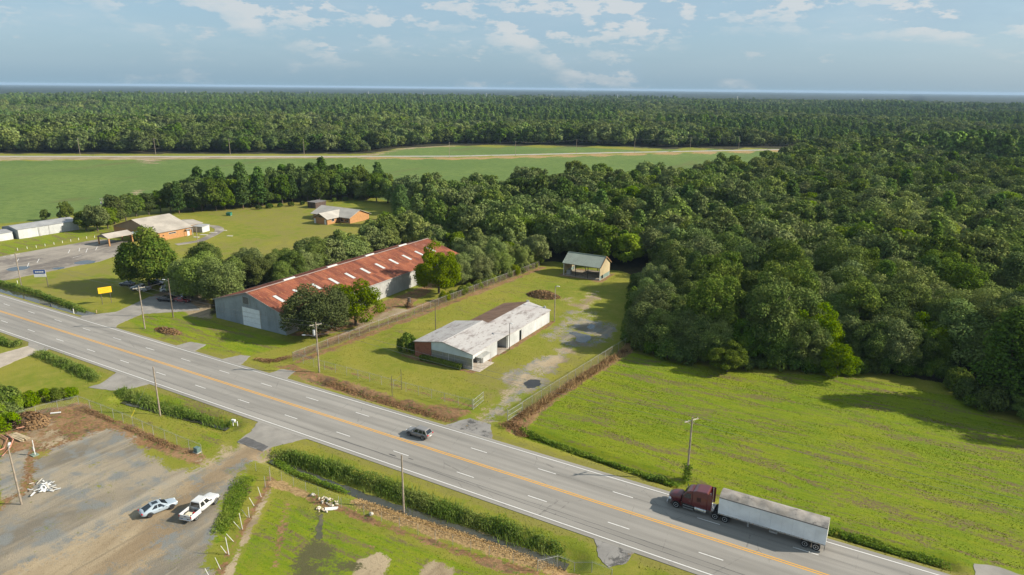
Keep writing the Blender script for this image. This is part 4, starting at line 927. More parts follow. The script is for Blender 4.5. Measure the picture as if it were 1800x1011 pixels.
for zz in (.8, 1.3, 1.8): MB().box(OX1 + .48, OX1 + .52, OY0 + 1.15, OY0 + 1.7, zz, zz + .05).build('trellis_rail', WHITE_T, of)
MB().box(OX0, OX0 + .15, OY0 + .2, OY1, 0, OE - .12).build('side_wall', WHITEW, of)
wall_run(of, (OX1 - 3.2, OY1 - .02), (OX0, OY1 - .02), 0, lambda s: og(OX1 - 3.2 - s) - .1, 1.2, WHITEW)
MB().box(OX1 - 4.5, OX1 + .02, 40.10, 40.22, 0, 3.2).build('carport_wall', plain('carport_grey', (.20, .21, .22), .8), of); MB().box(OX1 - 4.6, OX1 - 4.5, 40.1, 46.0, 0, 3.2).build('carport_wall', plain('carport_back', (.16, .165, .175), .8), of)
MB().box(OX1 - 4.48, OX1 - 4.44, 42.6, 43.5, 0, 2.1).build('carport_door', plain('carport_door', (.09, .09, .10), .6), of)
MB().box(OX1 - 4.5, OX1 + .4, 40.2, 44.7, -.1, .05).build('carport_slab', plain('carport_concrete', (.33, .28, .22), .9, var=.2), of)
MB().tube([(OX1 - .1, 44.5, 0), (OX1 - .1, 44.5, 3.2)], .08, 8).build('carport_post', WHITE_T, of)
def roofslab(root, name, mat, e0, e1, r1, r0, th=.14):
    v = [Vector(p) for p in (e0, e1, r1, r0)]; lo = [p - Vector((0, 0, th)) for p in v]
    return MB().add(v + lo, [(0, 1, 2, 3), (7, 6, 5, 4), (0, 4, 5, 1), (1, 5, 6, 2), (2, 6, 7, 3), (3, 7, 4, 0)]).build(name, mat, root)
ov = .3
roofslab(of, 'roof', OROOF, (OX1 + ov, OY0 - ov, OE - .05), (OX1 + ov, OY1, OE - .05), (OC, OY1, OR), (OC, OY0 - ov, OR))
roofslab(of, 'roof', OROOF, (OX0 - ov, OY1, OE - .05), (OX0 - ov, OY0 - ov, OE - .05), (OC, OY0 - ov, OR), (OC, OY1, OR))
MB().box(OC - .12, OC + .12, OY0 - ov - .01, OY1 + .01, OR - .05, OR + .025).build('ridge_cap', plain('roof_white_cap', (.40, .39, .375), .8), of)
# rear wing
RX0, RX1, RY0, RY1, RE, RR, RC = -84.2, -71.1, 44.75, 65.2, 3.15, 4.35, -77.3
wall_run(of, (RX1, RY0), (RX1, RY1), 0, lambda s: RE - .05, 1.02, WHITEW, pitch=.25, skip=lambda s: 2.5 if 5.3 < s < 6.6 else None)
MB().box(RX1 - .3, RX1 - .2, RY0 + 5.0, RY0 + 6.9, 0, 2.5).build('side_doorway', DARKGL, of); MB().box(RX1 - .1, RX1 + .06, RY0 + 6.55, RY0 + 6.75, 0, 1.0).build('door_post', plain('cream_box', (.5, .42, .26), .7), of)
rg_ = lambda x: RE + (RR - RE) * (1 - abs(x - RC) / (RX1 - RC)) if x > RC else RE - .45 + (RR - RE + .45) * (x - RX0) / (RC - RX0)
wall_run(of, (RX1, RY1), (RX0, RY1), 0, lambda s: rg_(RX1 - s) - .06, 1.1, WHITEW, pitch=.25); wall_run(of, (RX0, RY1), (RX0, OY1 + .02), 0, lambda s: RE - .5, 1.1, WHITEW, pitch=.25)
MB().box(RX1 - 5.0, RX1, RY0 - .04, RY0 + .04, 0, RE - .05).build('wing_end_wall', WHITEW, of)
roofslab(of, 'wing_roof', OROOF, (RX1 + .25, RY0 - .1, RE), (RX1 + .25, RY1 + .25, RE), (RC, RY1 + .25, RR), (RC, RY0 - .1, RR))
roofslab(of, 'brown_wing_roof', BROOF, (RX0 - .25, RY1 + .25, RE - .48), (RX0 - .25, OY1 + .01, RE - .48), (RC - .01, OY1 + .01, RR - .01), (RC - .01, RY1 + .25, RR - .01))
MB().box(RC - .4, RC + .3, RY1 + .1, RY1 + .24, RR - .3, RR + .28).build('parapet_post', WHITE_T, of); MB().box(RX1 - 1.7, RX1 - 1.2, RY1 + .1, RY1 + .26, RE, RE + .75).build('parapet_post', WHITE_T, of)
# --- open pole shed with green roof
sh = thing('open_shed', 'open sided shed with ribbed green metal roof and tan gable end', 'shed', (0, 0, 0))
SX0, SX1, SY0, SY1, SE, SR = -87.6, -75.4, 107.5, 115.3, 4.0, 6.6; SC = (SY0 + SY1) / 2
GREENR = tinmat('green_roof_tin', (.155, .20, .165), (.10, .12, .09), .15, .5); TANW = tinmat('tan_siding', (.40, .33, .20), (.26, .20, .12), .15); GRNW = tinmat('green_skirt', (.17, .23, .20), (.1, .1, .08), .15)
ln = math.hypot((SY1 - SY0) / 2 + .4, SR - SE)
slope_sheets(sh, (SX1 + .35, SY0 - .4, SE - .1), (-1, 0, 0), (0, (SY1 - SY0) / 2 + .4, SR - SE + .1), SX1 - SX0 + .7, ln, 13, 1, GREENR, 'roof_panel', .32, .06, 0)
slope_sheets(sh, (SX0 - .35, SY1 + .4, SE - .1), (1, 0, 0), (0, -(SY1 - SY0) / 2 - .4, SR - SE + .1), SX1 - SX0 + .7, ln, 13, 1, GREENR, 'roof_panel', .32, .06, 0)
MB().box(SX0 - .36, SX1 + .36, SC - .16, SC + .16, SR + .03, SR + .1).build('ridge_cap', GREENR, sh)
sg = lambda s: SE + (SR - SE) * (1 - abs(s - (SY1 - SY0) / 2) / ((SY1 - SY0) / 2)) - .05
wall_run(sh, (SX1, SY0), (SX1, SY1), 1.25, sg, 1.3, TANW, pitch=.3); wall_run(sh, (SX1 - .02, SY0 + 2.6), (SX1 - .02, SY1), 0, lambda s: 1.26, 1.3, GRNW, pitch=.3); wall_run(sh, (SX1 - .02, SY0), (SX1 - .02, SY0 + 1.2), 0, lambda s: 1.26, 1.2, GRNW)
wall_run(sh, (SX0, SY1), (SX0, SY0), 1.25, sg, 1.3, TANW); wall_run(sh, (SX0, SY1), (SX0, SY0 + 3), 0, lambda s: 1.25, 1.2, GRNW)
WOODP = plain('weathered_post', (.20, .17, .13), .9, var=.25)
for x in (SX0 + .1, SX0 + 4.1, SX0 + 8.2, SX1 - .1):
    for y in (SY0 + .05, SY1 - .05): MB().box(x - .09, x + .09, y - .09, y + .09, 0, SE).build('post', WHITE_T if x < SX0 + 1 or x > SX1 - 1 else plain('dark_post', (.06, .055, .05), .8), sh)
for y in (SY0, SY1): MB().box(SX0, SX1, y - .07, y + .07, SE - .32, SE - .06).build('header_beam', WOODP, sh)
for s in (-1, 1):
    a = Vector((SX1 + .37, SC + s * ((SY1 - SY0) / 2 + .4), SE - .12)); b = Vector((SX1 + .37, SC, SR)); k = Vector((0, 0, .2)); j = Vector((.04, 0, 0))
    MB().add([a, b, b + k, a + k, a + j, b + j, b + k + j, a + k + j], [(0, 1, 2, 3), (7, 6, 5, 4), (0, 3, 7, 4), (1, 5, 6, 2), (3, 2, 6, 7), (0, 4, 5, 1)]).build('barge_board', plain('orange_trim', (.30, .17, .08), .7), sh)
MB().box(SX0 - .2, SX1 + .2, SY0 - .3, SY1 + .1, -.1, .08).build('floor_slab', plain('shed_floor', (.27, .23, .17), .9, var=.3), sh)
MB().box(SX0 + 5.0, SX0 + 9.5, SY1 - 2.2, SY1 - .3, .08, .75).build('work_bench', WOODP, sh); MB().box(SX0 + .5, SX0 + 1.8, SY0 + 1.2, SY0 + 2.4, .08, 1.4).build('storage_rack', GUT, sh)

# --- orange brick hall with porte-cochere and annexes
ha = thing('brick_hall', 'orange brick hall with broad pale metal roof and entrance canopy', 'building', (0, 0, 0))
OBR = plain('orange_brick', (.36, .185, .072), .85, var=.14, scale=2); TANR = tinmat('pale_roof_tin', (.37, .33, .275), (.3, .25, .2), .3); TANR2 = tinmat('tan_gable', (.27, .175, .10), (.2, .13, .08), .15)
HX0, HX1, HY0, HY1, HE, HR = -262.5, -235.8, 70.6, 85.0, 3.2, 7.0; HC = (HX0 + HX1) / 2
hg = lambda x: HE + (HR - HE) * (1 - abs(x - HC) / ((HX1 - HX0) / 2))
MB().add([(HX0, HY0, 0), (HX1, HY0, 0), (HX1, HY0, HE), (HC, HY0, HR), (HX0, HY0, HE), (HX0, HY1, 0), (HX1, HY1, 0), (HX1, HY1, HE), (HC, HY1, HR), (HX0, HY1, HE)], [(0, 1, 2, 3, 4), (9, 8, 7, 6, 5), (1, 6, 7, 2), (5, 0, 4, 9)]).build('wall', OBR, ha)
p = [(HX0 + .2, HE - .3), (HX1 - .2, HE - .3), (HX1 - .2, HE - .1), (HC, HR - .12), (HX0 + .2, HE - .1)]
MB().add([(x, HY0 - .06, z) for x, z in p], [(0, 1, 2, 3, 4)]).build('gable_panel', TANR2, ha)
for s in (1, -1):
    x = HC + s * ((HX1 - HX0) / 2 + .5); hl = math.hypot(abs(x - HC), HR - HE + .15)
    slope_sheets(ha, (x, (HY0 - .6) if s > 0 else HY1 + .6, HE - .12), (0, s, 0), (HC - x, 0, HR - HE + .15), HY1 - HY0 + 1.2, hl, 8, 1, TANR, 'roof_panel', .6, .04, 0)
for x, w, z0, z1 in ((-235.8, 3.0, 1.9, 2.5),): 
    wd = MB().box(x - .05, x + .05, 75.5, 78.5, z0, z1).build('window', WHITE_T, ha); MB().box(x + .05, x + .07, 75.6, 78.4, z0 + .08, z1 - .08).build('pane', DARKGL, wd)
MB().box(-235.78, -235.7, 73.0, 73.4, 1.6, 2.0).build('vent', DARKGL, ha)
d_ = MB().box(-235.8, -235.68, 83.0, 84.0, 0, 2.2).build('door', WHITE_T, ha); MB().box(-235.7, -234.6, 82.2, 84.8, 2.5, 2.62).build('door_canopy', GUT, ha); MB().box(-234.75, -234.65, 82.3, 82.4, 0, 2.5).build('canopy_post', WHITE_T, ha); MB().box(-234.75, -234.65, 84.6, 84.7, 0, 2.5).build('canopy_post', WHITE_T, ha)
CX0, CX1, CY0, CY1 = -249.8, -242.6, 56.6, 66.2; CC = (CX0 + CX1) / 2
for s, x in ((1, CX1), (-1, CX0)): roofslab(ha, 'canopy_roof', TANR, (x, CY0 if s > 0 else CY1, 3.0), (x, CY1 if s > 0 else CY0, 3.0), (CC, CY1 if s > 0 else CY0, 4.1), (CC, CY0 if s > 0 else CY1, 4.1), .2)
for y in (CY0, CY1 - .1): MB().add([(CX0 + .1, y, 2.9), (CX1 - .1, y, 2.9), (CC, y, 3.95), (CX0 + .1, y + .1, 2.9), (CX1 - .1, y + .1, 2.9), (CC, y + .1, 3.95)], [(0, 1, 2), (5, 4, 3), (0, 3, 4, 1), (1, 4, 5, 2), (2, 5, 3, 0)]).build('canopy_gable', plain('canopy_gable', (.15, .13, .11), .8), ha)
for x in (CX0 + .4, CX1 - .4):
    for y in (CY0 + .5, CY1 - .5): MB().box(x - .2, x + .2, y - .2, y + .2, 0, 2.95).build('canopy_column', OBR, ha)
MB().box(-246.5, -241.5, CY1, HY0, 2.75, 2.95).build('walkway_roof', tinmat('teal_walk_roof', (.30, .36, .36)), ha); MB().box(-246.2, -241.8, CY1 + .6, HY0, 0, 2.75).build('entrance_porch', plain('porch_brick2', (.30, .14, .055), .85), ha)
MB().box(-245.2, -242.8, CY1 + .55, CY1 + .62, 0, 2.3).build('entrance_door', DARKGL, ha)
an = thing('annex', 'low white roofed annex with rooftop unit behind the brick hall', 'annex', (-247, 90.5, 0))
MB().box(-6, 6, -3.2, 3.2, 0, 2.8).build('wall', OBR, an); roofslab(an, 'roof', TANR, (6.3, -3.5, 2.82), (6.3, 3.5, 2.82), (0, 3.5, 3.6), (0, -3.5, 3.6)); roofslab(an, 'roof', TANR, (-6.3, 3.5, 2.82), (-6.3, -3.5, 2.82), (0, -3.5, 3.6), (0, 3.5, 3.6))
for k in range(2): MB().box(-4.2 + 2.0 * k, -2.8 + 2.0 * k, -2.6, -1.2, 3.1, 4.1).build('air_unit', GUT, an, bevel=.05)
ss_ = thing('storage_shed', 'small white storage shed with grey roof beside the loop path', 'shed', (-238.9, 91.2, 0), R(12))
MB().box(-2.6, 2.6, -2.0, 2.0, 0, 2.3).build('wall', WHITEW, ss_); roofslab(ss_, 'roof', GUT, (2.8, -2.2, 2.32), (2.8, 2.2, 2.62), (-2.8, 2.2, 2.62), (-2.8, -2.2, 2.32)); MB().box(.6, 1.6, -2.05, -1.98, 0, 2.0).build('door', plain('shed_door', (.35, .33, .30), .7), ss_)
# --- small brick house
ho = thing('brick_house', 'small orange brick house with pale crossing gable roofs on the dry lawn', 'house', (0, 0, 0))
HRF = tinmat('house_roof_tin', (.36, .335, .29), (.3, .27, .22), .2)
MB().box(-221.5, -200.3, 134.5, 146.5, 0, 2.6).build('wall', OBR, ho); MB().box(-214.0, -206.4, 127.5, 134.6, 0, 2.58).build('front_wing_wall', OBR, ho)
MB().add([(-200.3, 134.5, 2.6), (-200.3, 146.5, 2.6), (-200.3, 140.5, 5.0)], [(0, 1, 2)]).build('gable', OBR, ho); MB().add([(-221.5, 146.5, 2.6), (-221.5, 134.5, 2.6), (-221.5, 140.5, 5.0)], [(0, 1, 2)]).build('gable', OBR, ho); MB().add([(-214.0, 127.5, 2.58), (-206.4, 127.5, 2.58), (-210.2, 127.5, 4.4)], [(0, 1, 2)]).build('gable', TANR2, ho)
roofslab(ho, 'roof', HRF, (-222.3, 133.6, 2.45), (-199.7, 133.6, 2.45), (-199.7, 140.5, 5.15), (-222.3, 140.5, 5.15), .15); roofslab(ho, 'roof', HRF, (-199.7, 147.4, 2.45), (-222.3, 147.4, 2.45), (-222.3, 140.5, 5.15), (-199.7, 140.5, 5.15), .15)
roofslab(ho, 'front_wing_roof', HRF, (-205.7, 126.7, 2.42), (-205.7, 139, 2.42), (-210.2, 139, 4.62), (-210.2, 126.7, 4.62), .15); roofslab(ho, 'front_wing_roof', HRF, (-214.7, 139, 2.42), (-214.7, 126.7, 2.42), (-210.2, 126.7, 4.62), (-210.2, 139, 4.62), .15)
for x, nm in ((-213.4, 'door'), (-207.5, 'door')): MB().box(x - .5, x + .5, 127.42, 127.5, 0, 2.1).build(nm, WHITE_T, ho)
MB().box(-211.2, -209.4, 127.40, 127.5, 2.9, 3.4).build('gable_vent', DARKGL, ho)
for x0 in (-205.6, -203.0): w_ = MB().box(x0, x0 + 1.9, 134.4, 134.5, .5, 2.1).build('window', WHITE_T, ho); MB().box(x0 + .1, x0 + 1.8, 134.36, 134.4, .6, 2.0).build('pane', DARKGL, ho).parent = w_
w_ = MB().box(-206.4, -206.3, 130, 131.5, 1.0, 2.0).build('window', WHITE_T, ho); MB().box(-206.3, -206.27, 130.1, 131.4, 1.1, 1.9).build('pane', DARKGL, ho).parent = w_
bs = thing('storage_shed', 'dark brown flat roofed storage shed behind the small brick house', 'shed', (-242.2, 157.2, 0))
MB().box(-2.6, 2.6, -3.4, 3.4, 0, 2.7).build('wall', plain('dark_brown_wood', (.075, .05, .04), .85, var=.2), bs); MB().box(-2.8, 2.8, -3.6, 3.6, 2.7, 2.9).build('roof', plain('shed_roof', (.15, .14, .14), .8), bs); MB().box(-.6, .6, -3.46, -3.4, 0, 2.1).build('door', plain('shed_door2', (.05, .035, .03), .8), bs)
dm = thing('dumpster', 'green steel dumpster standing on the dry lawn', 'dumpster', (-258, 119.8, 0), R(20))
GRD = plain('dumpster_green', (.03, .16, .10), .5); MB().add([(-1, -.7, .12), (1, -.7, .12), (1, .7, .12), (-1, .7, .12), (-1.05, -.9, 1.2), (1.05, -.9, 1.2), (1.05, .8, 1.5), (-1.05, .8, 1.5)], [(0, 3, 2, 1), (0, 1, 5, 4), (1, 2, 6, 5), (2, 3, 7, 6), (3, 0, 4, 7)]).build('bin', GRD, dm)
MB().add([(-1.08, -.93, 1.21), (1.08, -.93, 1.21), (1.08, .83, 1.51), (-1.08, .83, 1.51), (-1.08, -.93, 1.26), (1.08, -.93, 1.26), (1.08, .83, 1.56), (-1.08, .83, 1.56)], [(0, 1, 2, 3), (7, 6, 5, 4), (0, 4, 5, 1), (1, 5, 6, 2), (2, 6, 7, 3), (3, 7, 4, 0)]).build('lid', plain('dumpster_lid', (.02, .08, .055), .5), dm)
for x in (-.9, .9): MB().box(x - .1, x + .1, -.6, .6, -.02, .12).build('skid', GUT, dm)
# --- white metal buildings at the far left
wb = thing('metal_building', 'long white metal building with flat grey roof beyond the bright grass', 'building', (0, 0, 0))
BX0, BX1, BY0, BY1 = -293.5, -282.0, 46.3, 68.0
wall_run(wb, (BX1, BY0), (BX1, BY1), 0, lambda s: 3.5, 1.5, WHITEW); GRYG = tinmat('grey_gable', (.28, .30, .32), amt=.2)
wall_run(wb, (BX0, BY0), (BX1, BY0), 0, lambda s: 3.5 + .9 * (1 - abs(s - 5.75) / 5.75), 1.45, GRYG); wall_run(wb, (BX1, BY1), (BX0, BY1), 0, lambda s: 3.5 + .9 * (1 - abs(s - 5.75) / 5.75), 1.45, WHITEW); wall_run(wb, (BX0, BY1), (BX0, BY0), 0, lambda s: 3.5, 3, WHITEW)
GRYR = tinmat('grey_roof_tin', (.30, .30, .295), (.16, .15, .14), .5)
for s in (1, -1):
    xe = (BX0 + BX1) / 2 + s * 5.95; slope_sheets(wb, (xe, BY0 - .2 if s > 0 else BY1 + .2, 3.5), (0, s, 0), (-s * 5.95, 0, .95), BY1 - BY0 + .4, math.hypot(5.95, .95), 8, 1, GRYR, 'roof_panel', .7, .04, 0)
dp = MB().box(BX1 + .03, BX1 + .16, 53.2, 53.7, 0, 3.3).build('downpipe', GUT, wb); MB().box(BX1 + .03, BX1 + .10, 56.9, 57.2, 0, 3.4).build('downpipe', GUT, wb)
w2 = thing('metal_building', 'lower white metal shed next to the long white metal building', 'building', (0, 0, 0))
wall_run(w2, (-284.0, 22), (-284.0, 45.4), 0, lambda s: 2.7, 1.5, WHITEW); wall_run(w2, (-293, 45.5), (-293, 22), 0, lambda s: 2.7, 3, WHITEW); wall_run(w2, (-284.0, 45.4), (-293.0, 45.4), 0, lambda s: 2.7 + .6 * (1 - abs(s - 4.5) / 4.5), 1.5, plain('teal_end', (.22, .36, .40), .6)); wall_run(w2, (-293, 22), (-284, 22), 0, lambda s: 2.7 + .6 * (1 - abs(s - 4.5) / 4.5), 1.5, WHITEW)
for s in (1, -1):
    xe = -288.5 + s * 4.7; slope_sheets(w2, (xe, 21.8 if s > 0 else 45.6, 2.7), (0, s, 0), (-s * 4.7, 0, .65), 23.8, math.hypot(4.7, .65), 8, 1, GRYR, 'roof_panel', .7, .04, 0)
# ------------------------------------------------------------------ fences
def linkmat(name, col, d):
    t = NT(name); ob = t.obj(); s = t.n('ShaderNodeSeparateXYZ'); t.set(s.inputs[0], ob)
    k = t.ma('DIVIDE', t.ma('ADD', s.outputs[0], s.outputs[2]), .06); q = t.ma('DIVIDE', t.ma('SUBTRACT', s.outputs[0], s.outputs[2]), .06)
    w = t.ma('MAXIMUM', t.ma('LESS_THAN', t.ma('FRACT', k), d), t.ma('LESS_THAN', t.ma('FRACT', q), d))
    return t.pbr(t.mix(t.noise(.6, 4), tuple(x * .7 for x in col), tuple(x * 1.2 for x in col)), .5, .5, None, .4, 0., w)
LINKM = linkmat('chain_link', (.40, .42, .42), .055); LINKB = linkmat('rusty_chain_link', (.26, .21, .165), .15)
POSTM = plain('fence_post_steel', (.34, .34, .33), .5, .4, var=.2); RPOST = plain('rusty_post', (.20, .14, .10), .8, var=.3)
postme = {}
def fence(name, label, path, h=1.9, sp=3.0, mesh=LINKM, pm=POSTM, r=.035, barb=True, rail=True):
    root = thing(name, label, 'fence', (0, 0, 0))
    if (h, r, pm) not in postme: postme[(h, r, pm)] = MB().tube([(0, 0, -.4), (0, 0, h + .05)], r, 7).mesh('post', pm)
    P = []
    for a, b in zip(path[:-1], path[1:]):
        a = Vector(a); b = Vector(b); n = max(1, round((b - a).length / sp))
        for k in range(n): P.append(a + (b - a) * (k / n))
    P.append(Vector(path[-1]))
    for p in P: link('post', postme[(h, r, pm)], root, (p.x, p.y, hz_at(p.x, p.y)))
    for a, b in zip(P[:-1], P[1:]):
        za, zb = hz_at(a.x, a.y), hz_at(b.x, b.y); L = (b - a).length; an = math.atan2(b.y - a.y, b.x - a.x); sl = (zb - za) / L
        o = MB().add([(0, 0, .05), (L, 0, .05 + sl * L), (L, 0, h + sl * L), (0, 0, h)], [(0, 1, 2, 3)]).build('mesh_panel', mesh, root, (a.x, a.y, za), fix=False); o.rotation_euler = (0, 0, an)
        if rail: MB().tube([(a.x, a.y, za + h), (b.x, b.y, zb + h)], .024, 5).build('top_rail', pm, root)
        if barb: MB().tube([(a.x, a.y, za + h + .22), ((a.x + b.x) / 2, (a.y + b.y) / 2, (za + zb) / 2 + h + .18), (b.x, b.y, zb + h + .22)], .008, 3).build('barbed_wire', pm, root)
    return root
fence('chain_link_fence', 'long rusty chain link fence between the warehouse and the office lot', F_SIDE, 1.95, 3.1, LINKB, POSTM)
fence('chain_link_fence', 'silver chain link fence along the highway front of the office lot', F_FRONT, 1.8, 3.0)
fence('chain_link_fence', 'chain link fence between the office lot and the bright mown field', [(-53.2, 19.0), (-48.6, 62)], 1.9, 3.0, LINKB, POSTM)
Y0 = GP((25, 741), (139, 712), (200, 735), (270, 765), (355, 799))
fence('chain_link_fence', 'chain link fence with braces round the gravel yard corner', Y0, 1.7, 3.2)
fence('chain_link_fence', 'thin wire fence from the yard entrance to the rock pile', GP((426, 822), (475, 836), (560, 873), (596, 890)), 1.4, 2.8, LINKM, POSTM, .03, True, False)
fence('chain_link_fence', 'thin chain link fence along the straw strip below the reed ditch', GP((600, 893), (640, 905), (735, 940), (860, 978), (945, 1005)), 1.4, 2.9, LINKM, POSTM, .03, True, False)
fence('chain_link_fence', 'chain link fence corner with brace rail beside the reed ditch', GP((945, 1005), (980, 987), (1040, 1006), (1075, 1020)), 1.5, 2.6, LINKM, POSTM, .045)
def gate(a, b, label, h=1.8):
    root = thing('gate', label, 'gate', (0, 0, 0)); a = Vector(a); b = Vector(b); L = (b - a).length; an = math.atan2(b.y - a.y, b.x - a.x); m = Matrix.Translation((a.x, a.y, .05)) @ Matrix.Rotation(an, 4, 'Z')
    mb = MB(); q = lambda x, z: tuple(m @ Vector((x, 0, z)))
    for z in (.1, h * .5, h): mb.tube([q(0, z), q(L, z)], .03, 6)
    for x in (0, L): mb.tube([q(x, .1), q(x, h)], .03, 6)
    mb.build('gate_frame', STEEL, root)
    o = MB().add([(0, 0, .1), (L, 0, .1), (L, 0, h), (0, 0, h)], [(0, 1, 2, 3)]).build('mesh_panel', LINKM, root, (a.x, a.y, .05), fix=False); o.rotation_euler = (0, 0, an)
    MB().tube([(a.x, a.y, -.3), (a.x, a.y, h + .4)], .065, 8).build('gate_post', STEEL, root)
gate((-61.2, 15.1), (-61.5, 19.2), 'open galvanized gate leaf at the end of the front fence')
gate((-53.7, 14.6), (-53.2, 18.9), 'open galvanized gate leaf beside the dead grass strip')
# leaning white posts along the yard edge
ROOTW = [((345, 330), (348, 395), .05, POSTM), ((380, 290), (382, 350), .09, WOODP), ((300, 405), (318, 462), .05, WHITE_T), ((240, 480), (270, 525), .05, WHITE_T), ((190, 565), (225, 605), .05, WHITE_T), ((232, 550), (232, 607), .05, WHITE_T), ((176, 605), (186, 690), .06, WHITE_T), ((134, 650), (178, 690), .05, WHITE_T), ((85, 738), (130, 778), .05, WHITE_T), ((82, 780), (90, 868), .07, WHITE_T), ((44, 820), (76, 858), .05, WHITE_T), ((8, 910), (33, 968), .05, WHITE_T), ((-60, 990), (-30, 1050), .06, WHITE_T)]
for i, (tp, bt, r, m) in enumerate(ROOTW):
    x, y = G(380 + bt[0] / 3.996, 758 + bt[1] / 3.996); z = hz_at(x, y); px = (bt[0] - tp[0]) / 3.996; L = max(.9, (bt[1] - tp[1]) / 3.996 / 11.0 * 1.25)
    o = MB().tube([(0, 0, -.2), (-px / 12.0 * RT_.x, -px / 12.0 * RT_.y, L)], [r * .75, r * .65], 6).build('fence_stake', m, None, (x, y, z))
    if m is WHITE_T: tag(o, 'white stake of the broken fence along the edge of the gravel yard', 'stake', 'white stakes at the yard edge')
    elif m is POSTM: tag(o, 'grey steel post at the head of the row of white stakes', 'post')
    else: tag(o, 'weathered wooden post beside the steel post at the yard corner', 'post')
# ------------------------------------------------------------------ poles and wires
POLEM = plain('pole_wood', (.26, .215, .165), .9, var=.25, scale=2); INS = plain('insulator', (.35, .36, .37), .3); XARM = plain('crossarm_wood', (.40, .36, .29), .9, var=.2)
POLES = {}
def pole(key, x, y, h, label, arm=None, transformer=False, lamp=None, r=.16, tint=None, vine=False, lean=0., double=False):
    o = thing('utility_pole', label, 'pole', (x, y, hz_at(x, y))); POLES[key] = (x, y, h)
    MB().tube([(0, 0, -.5), (lean * .5, 0, h * .5), (lean, 0, h)], [r, r * .86, r * .68], 9).build('pole', tint or POLEM, o, smooth=False)
    if arm is not None:
        a, L = arm; d = Vector((math.cos(a), math.sin(a), 0)); n = Vector((-d.y, d.x, 0))
        m = Matrix.Translation((lean + n.x * .16, n.y * .16, h - .55)) @ Matrix.Rotation(a, 4, 'Z')
        ca = MB().box(-L / 2, L / 2, -.05, .05, -.06, .06, m).build('crossarm', XARM, o)
        for k in (-.46, -.2, .2, .46): p = m @ Vector((k * L, 0, .06)); MB().tube([p, p + Vector((0, 0, .16))], [.05, .035], 6).build('insulator', INS, ca)
        for s in (-1, 1): MB().tube([m @ Vector((s * L * .3, 0, -.05)), (lean * .9, 0, h - 1.35)], .02, 4).build('arm_brace', GUT, o)
    if transformer:
        tr = MB().tube([(-.42, -.2, h - 2.7), (-.42, -.2, h - 1.65)], .27, 12).build('transformer', plain('transformer_grey', (.48, .49, .50), .5), o); MB().tube([(-.42, -.2, h - 1.65), (-.42, -.2, h - 1.4)], [.05, .03], 6).build('bushing', INS, tr)
    if lamp:
        a, L, z = lamp; d = Vector((math.cos(a), math.sin(a), 0)); la = MB().tube([(0, 0, z), tuple(d * L * .6 + Vector((0, 0, z + .35))), tuple(d * L + Vector((0, 0, z + .35)))], .04, 6).build('lamp_arm', STEEL, o)
        e = d * L; MB().box(-.1, .6, -.14, .14, -.09, .07, Matrix.Translation((e.x, e.y, z + .33)) @ Matrix.Rotation(a, 4, 'Z')).build('lamp_head', plain('lamp_head', (.58, .58, .56), .4), la, bevel=.03)
    if vine:
        rg = np.random.default_rng(5); n = 500; C = np.stack([rg.normal(0, .32, n), rg.normal(0, .32, n), rg.uniform(.1, 2.5, n)], 1); u = C * np.array([1, 1, 0]); V, Fq = leaves(C, u + .1, .16, rg); link('vine', nmesh('vine', V, Fq, WEED), o)
    return o
PI = math.pi
pole('f3', -21.5, 12.4, 10.3, 'wooden utility pole with vines at its foot on the bright mown field', (R(58), 2.6), vine=True)
pole('f2', -97.1, 13.3, 10.7, 'utility pole with transformer and street lamp at the front fence', (R(62), 2.4), True, (R(205), 2.4, 7.6))
pole('f1', -151.3, 11.0, 10.6, 'utility pole with crossarm on the verge by the forecourt entrance', (R(70), 2.6))
pole('f0', -213.3, 14.1, 10.0, 'utility pole on the bank of the water filled roadside ditch', (R(80), 2.2))
pole('d1', -153.2, 19.7, 10.1, 'dark utility pole beside the forecourt with a lamp near its top', None, tint=plain('dark_pole_wood', (.13, .10, .075), .9, var=.2), lamp=(R(200), 1.0, 9.4))
n1_ = pole('n1', -107.6, -14.5, 9.4, 'bare wooden pole rising from the reed ditch with a yellow guy wire', r=.15)
pole('n2', -53.3, -14.7, 8.9, 'bare wooden pole at the edge of the straw strip', r=.15)
MB().tube([(0, 0, 8.6), (-3.2, -3.6, 0)], .012, 4).build('guy_wire', STEEL, n1_); MB().tube([(-3.2, -3.6, 0), (-2.55, -2.88, 1.75)], .05, 6).build('guy_guard', plain('guy_yellow', (.62, .50, .03), .6), n1_)
for s in (-.3, .3): MB().tube([(0, 0, 9.0), (s, 0, 9.05)], .03, 5).build('insulator', INS, n1_)
pole('o1', -91.9, 46.1, 7.6, 'slim dark pole on the lawn behind the white office', r=.10, tint=plain('slim_pole', (.10, .085, .07), .9))
pole('o2', -70.3, 44.0, 6.2, 'slim pole with a lamp beside the office carport', r=.09, tint=MATS['slim_pole'], lamp=(R(-20), .5, 6.0))
pole('o3', -70.2, 66.2, 9.2, 'tall pale pole at the back corner of the white office', r=.13, lamp=(R(10), .5, 8.9))
pole('h1', *G(348.5, 432.5), 7.2, 'wooden pole in the dry lawn near the orange brick hall', r=.14)
pole('h0', *G(185, 392), 10.5, 'utility pole with transformer among the trees behind the hall', (R(20), 2.2), True)
pole('y1', *G(38, 887), 9.0, 'leaning wooden pole with a white lamp in the gravel yard', r=.14, lean=-.3, lamp=(R(150), .4, 8.7))
pole('b1', *G(689.5, 697), 4.2, 'thin black pole standing outside the front fence', r=.06, tint=MATS['slim_pole'])
pole('b2', *G(706, 685), 4.3, 'thin black pole standing just inside the front fence', r=.06, tint=MATS['slim_pole'])
y1x, y1y = G(62, 800); mp = thing('service_post', 'short white service post with a grey meter box on a green pad', 'post', (y1x, y1y, hz_at(y1x, y1y)))
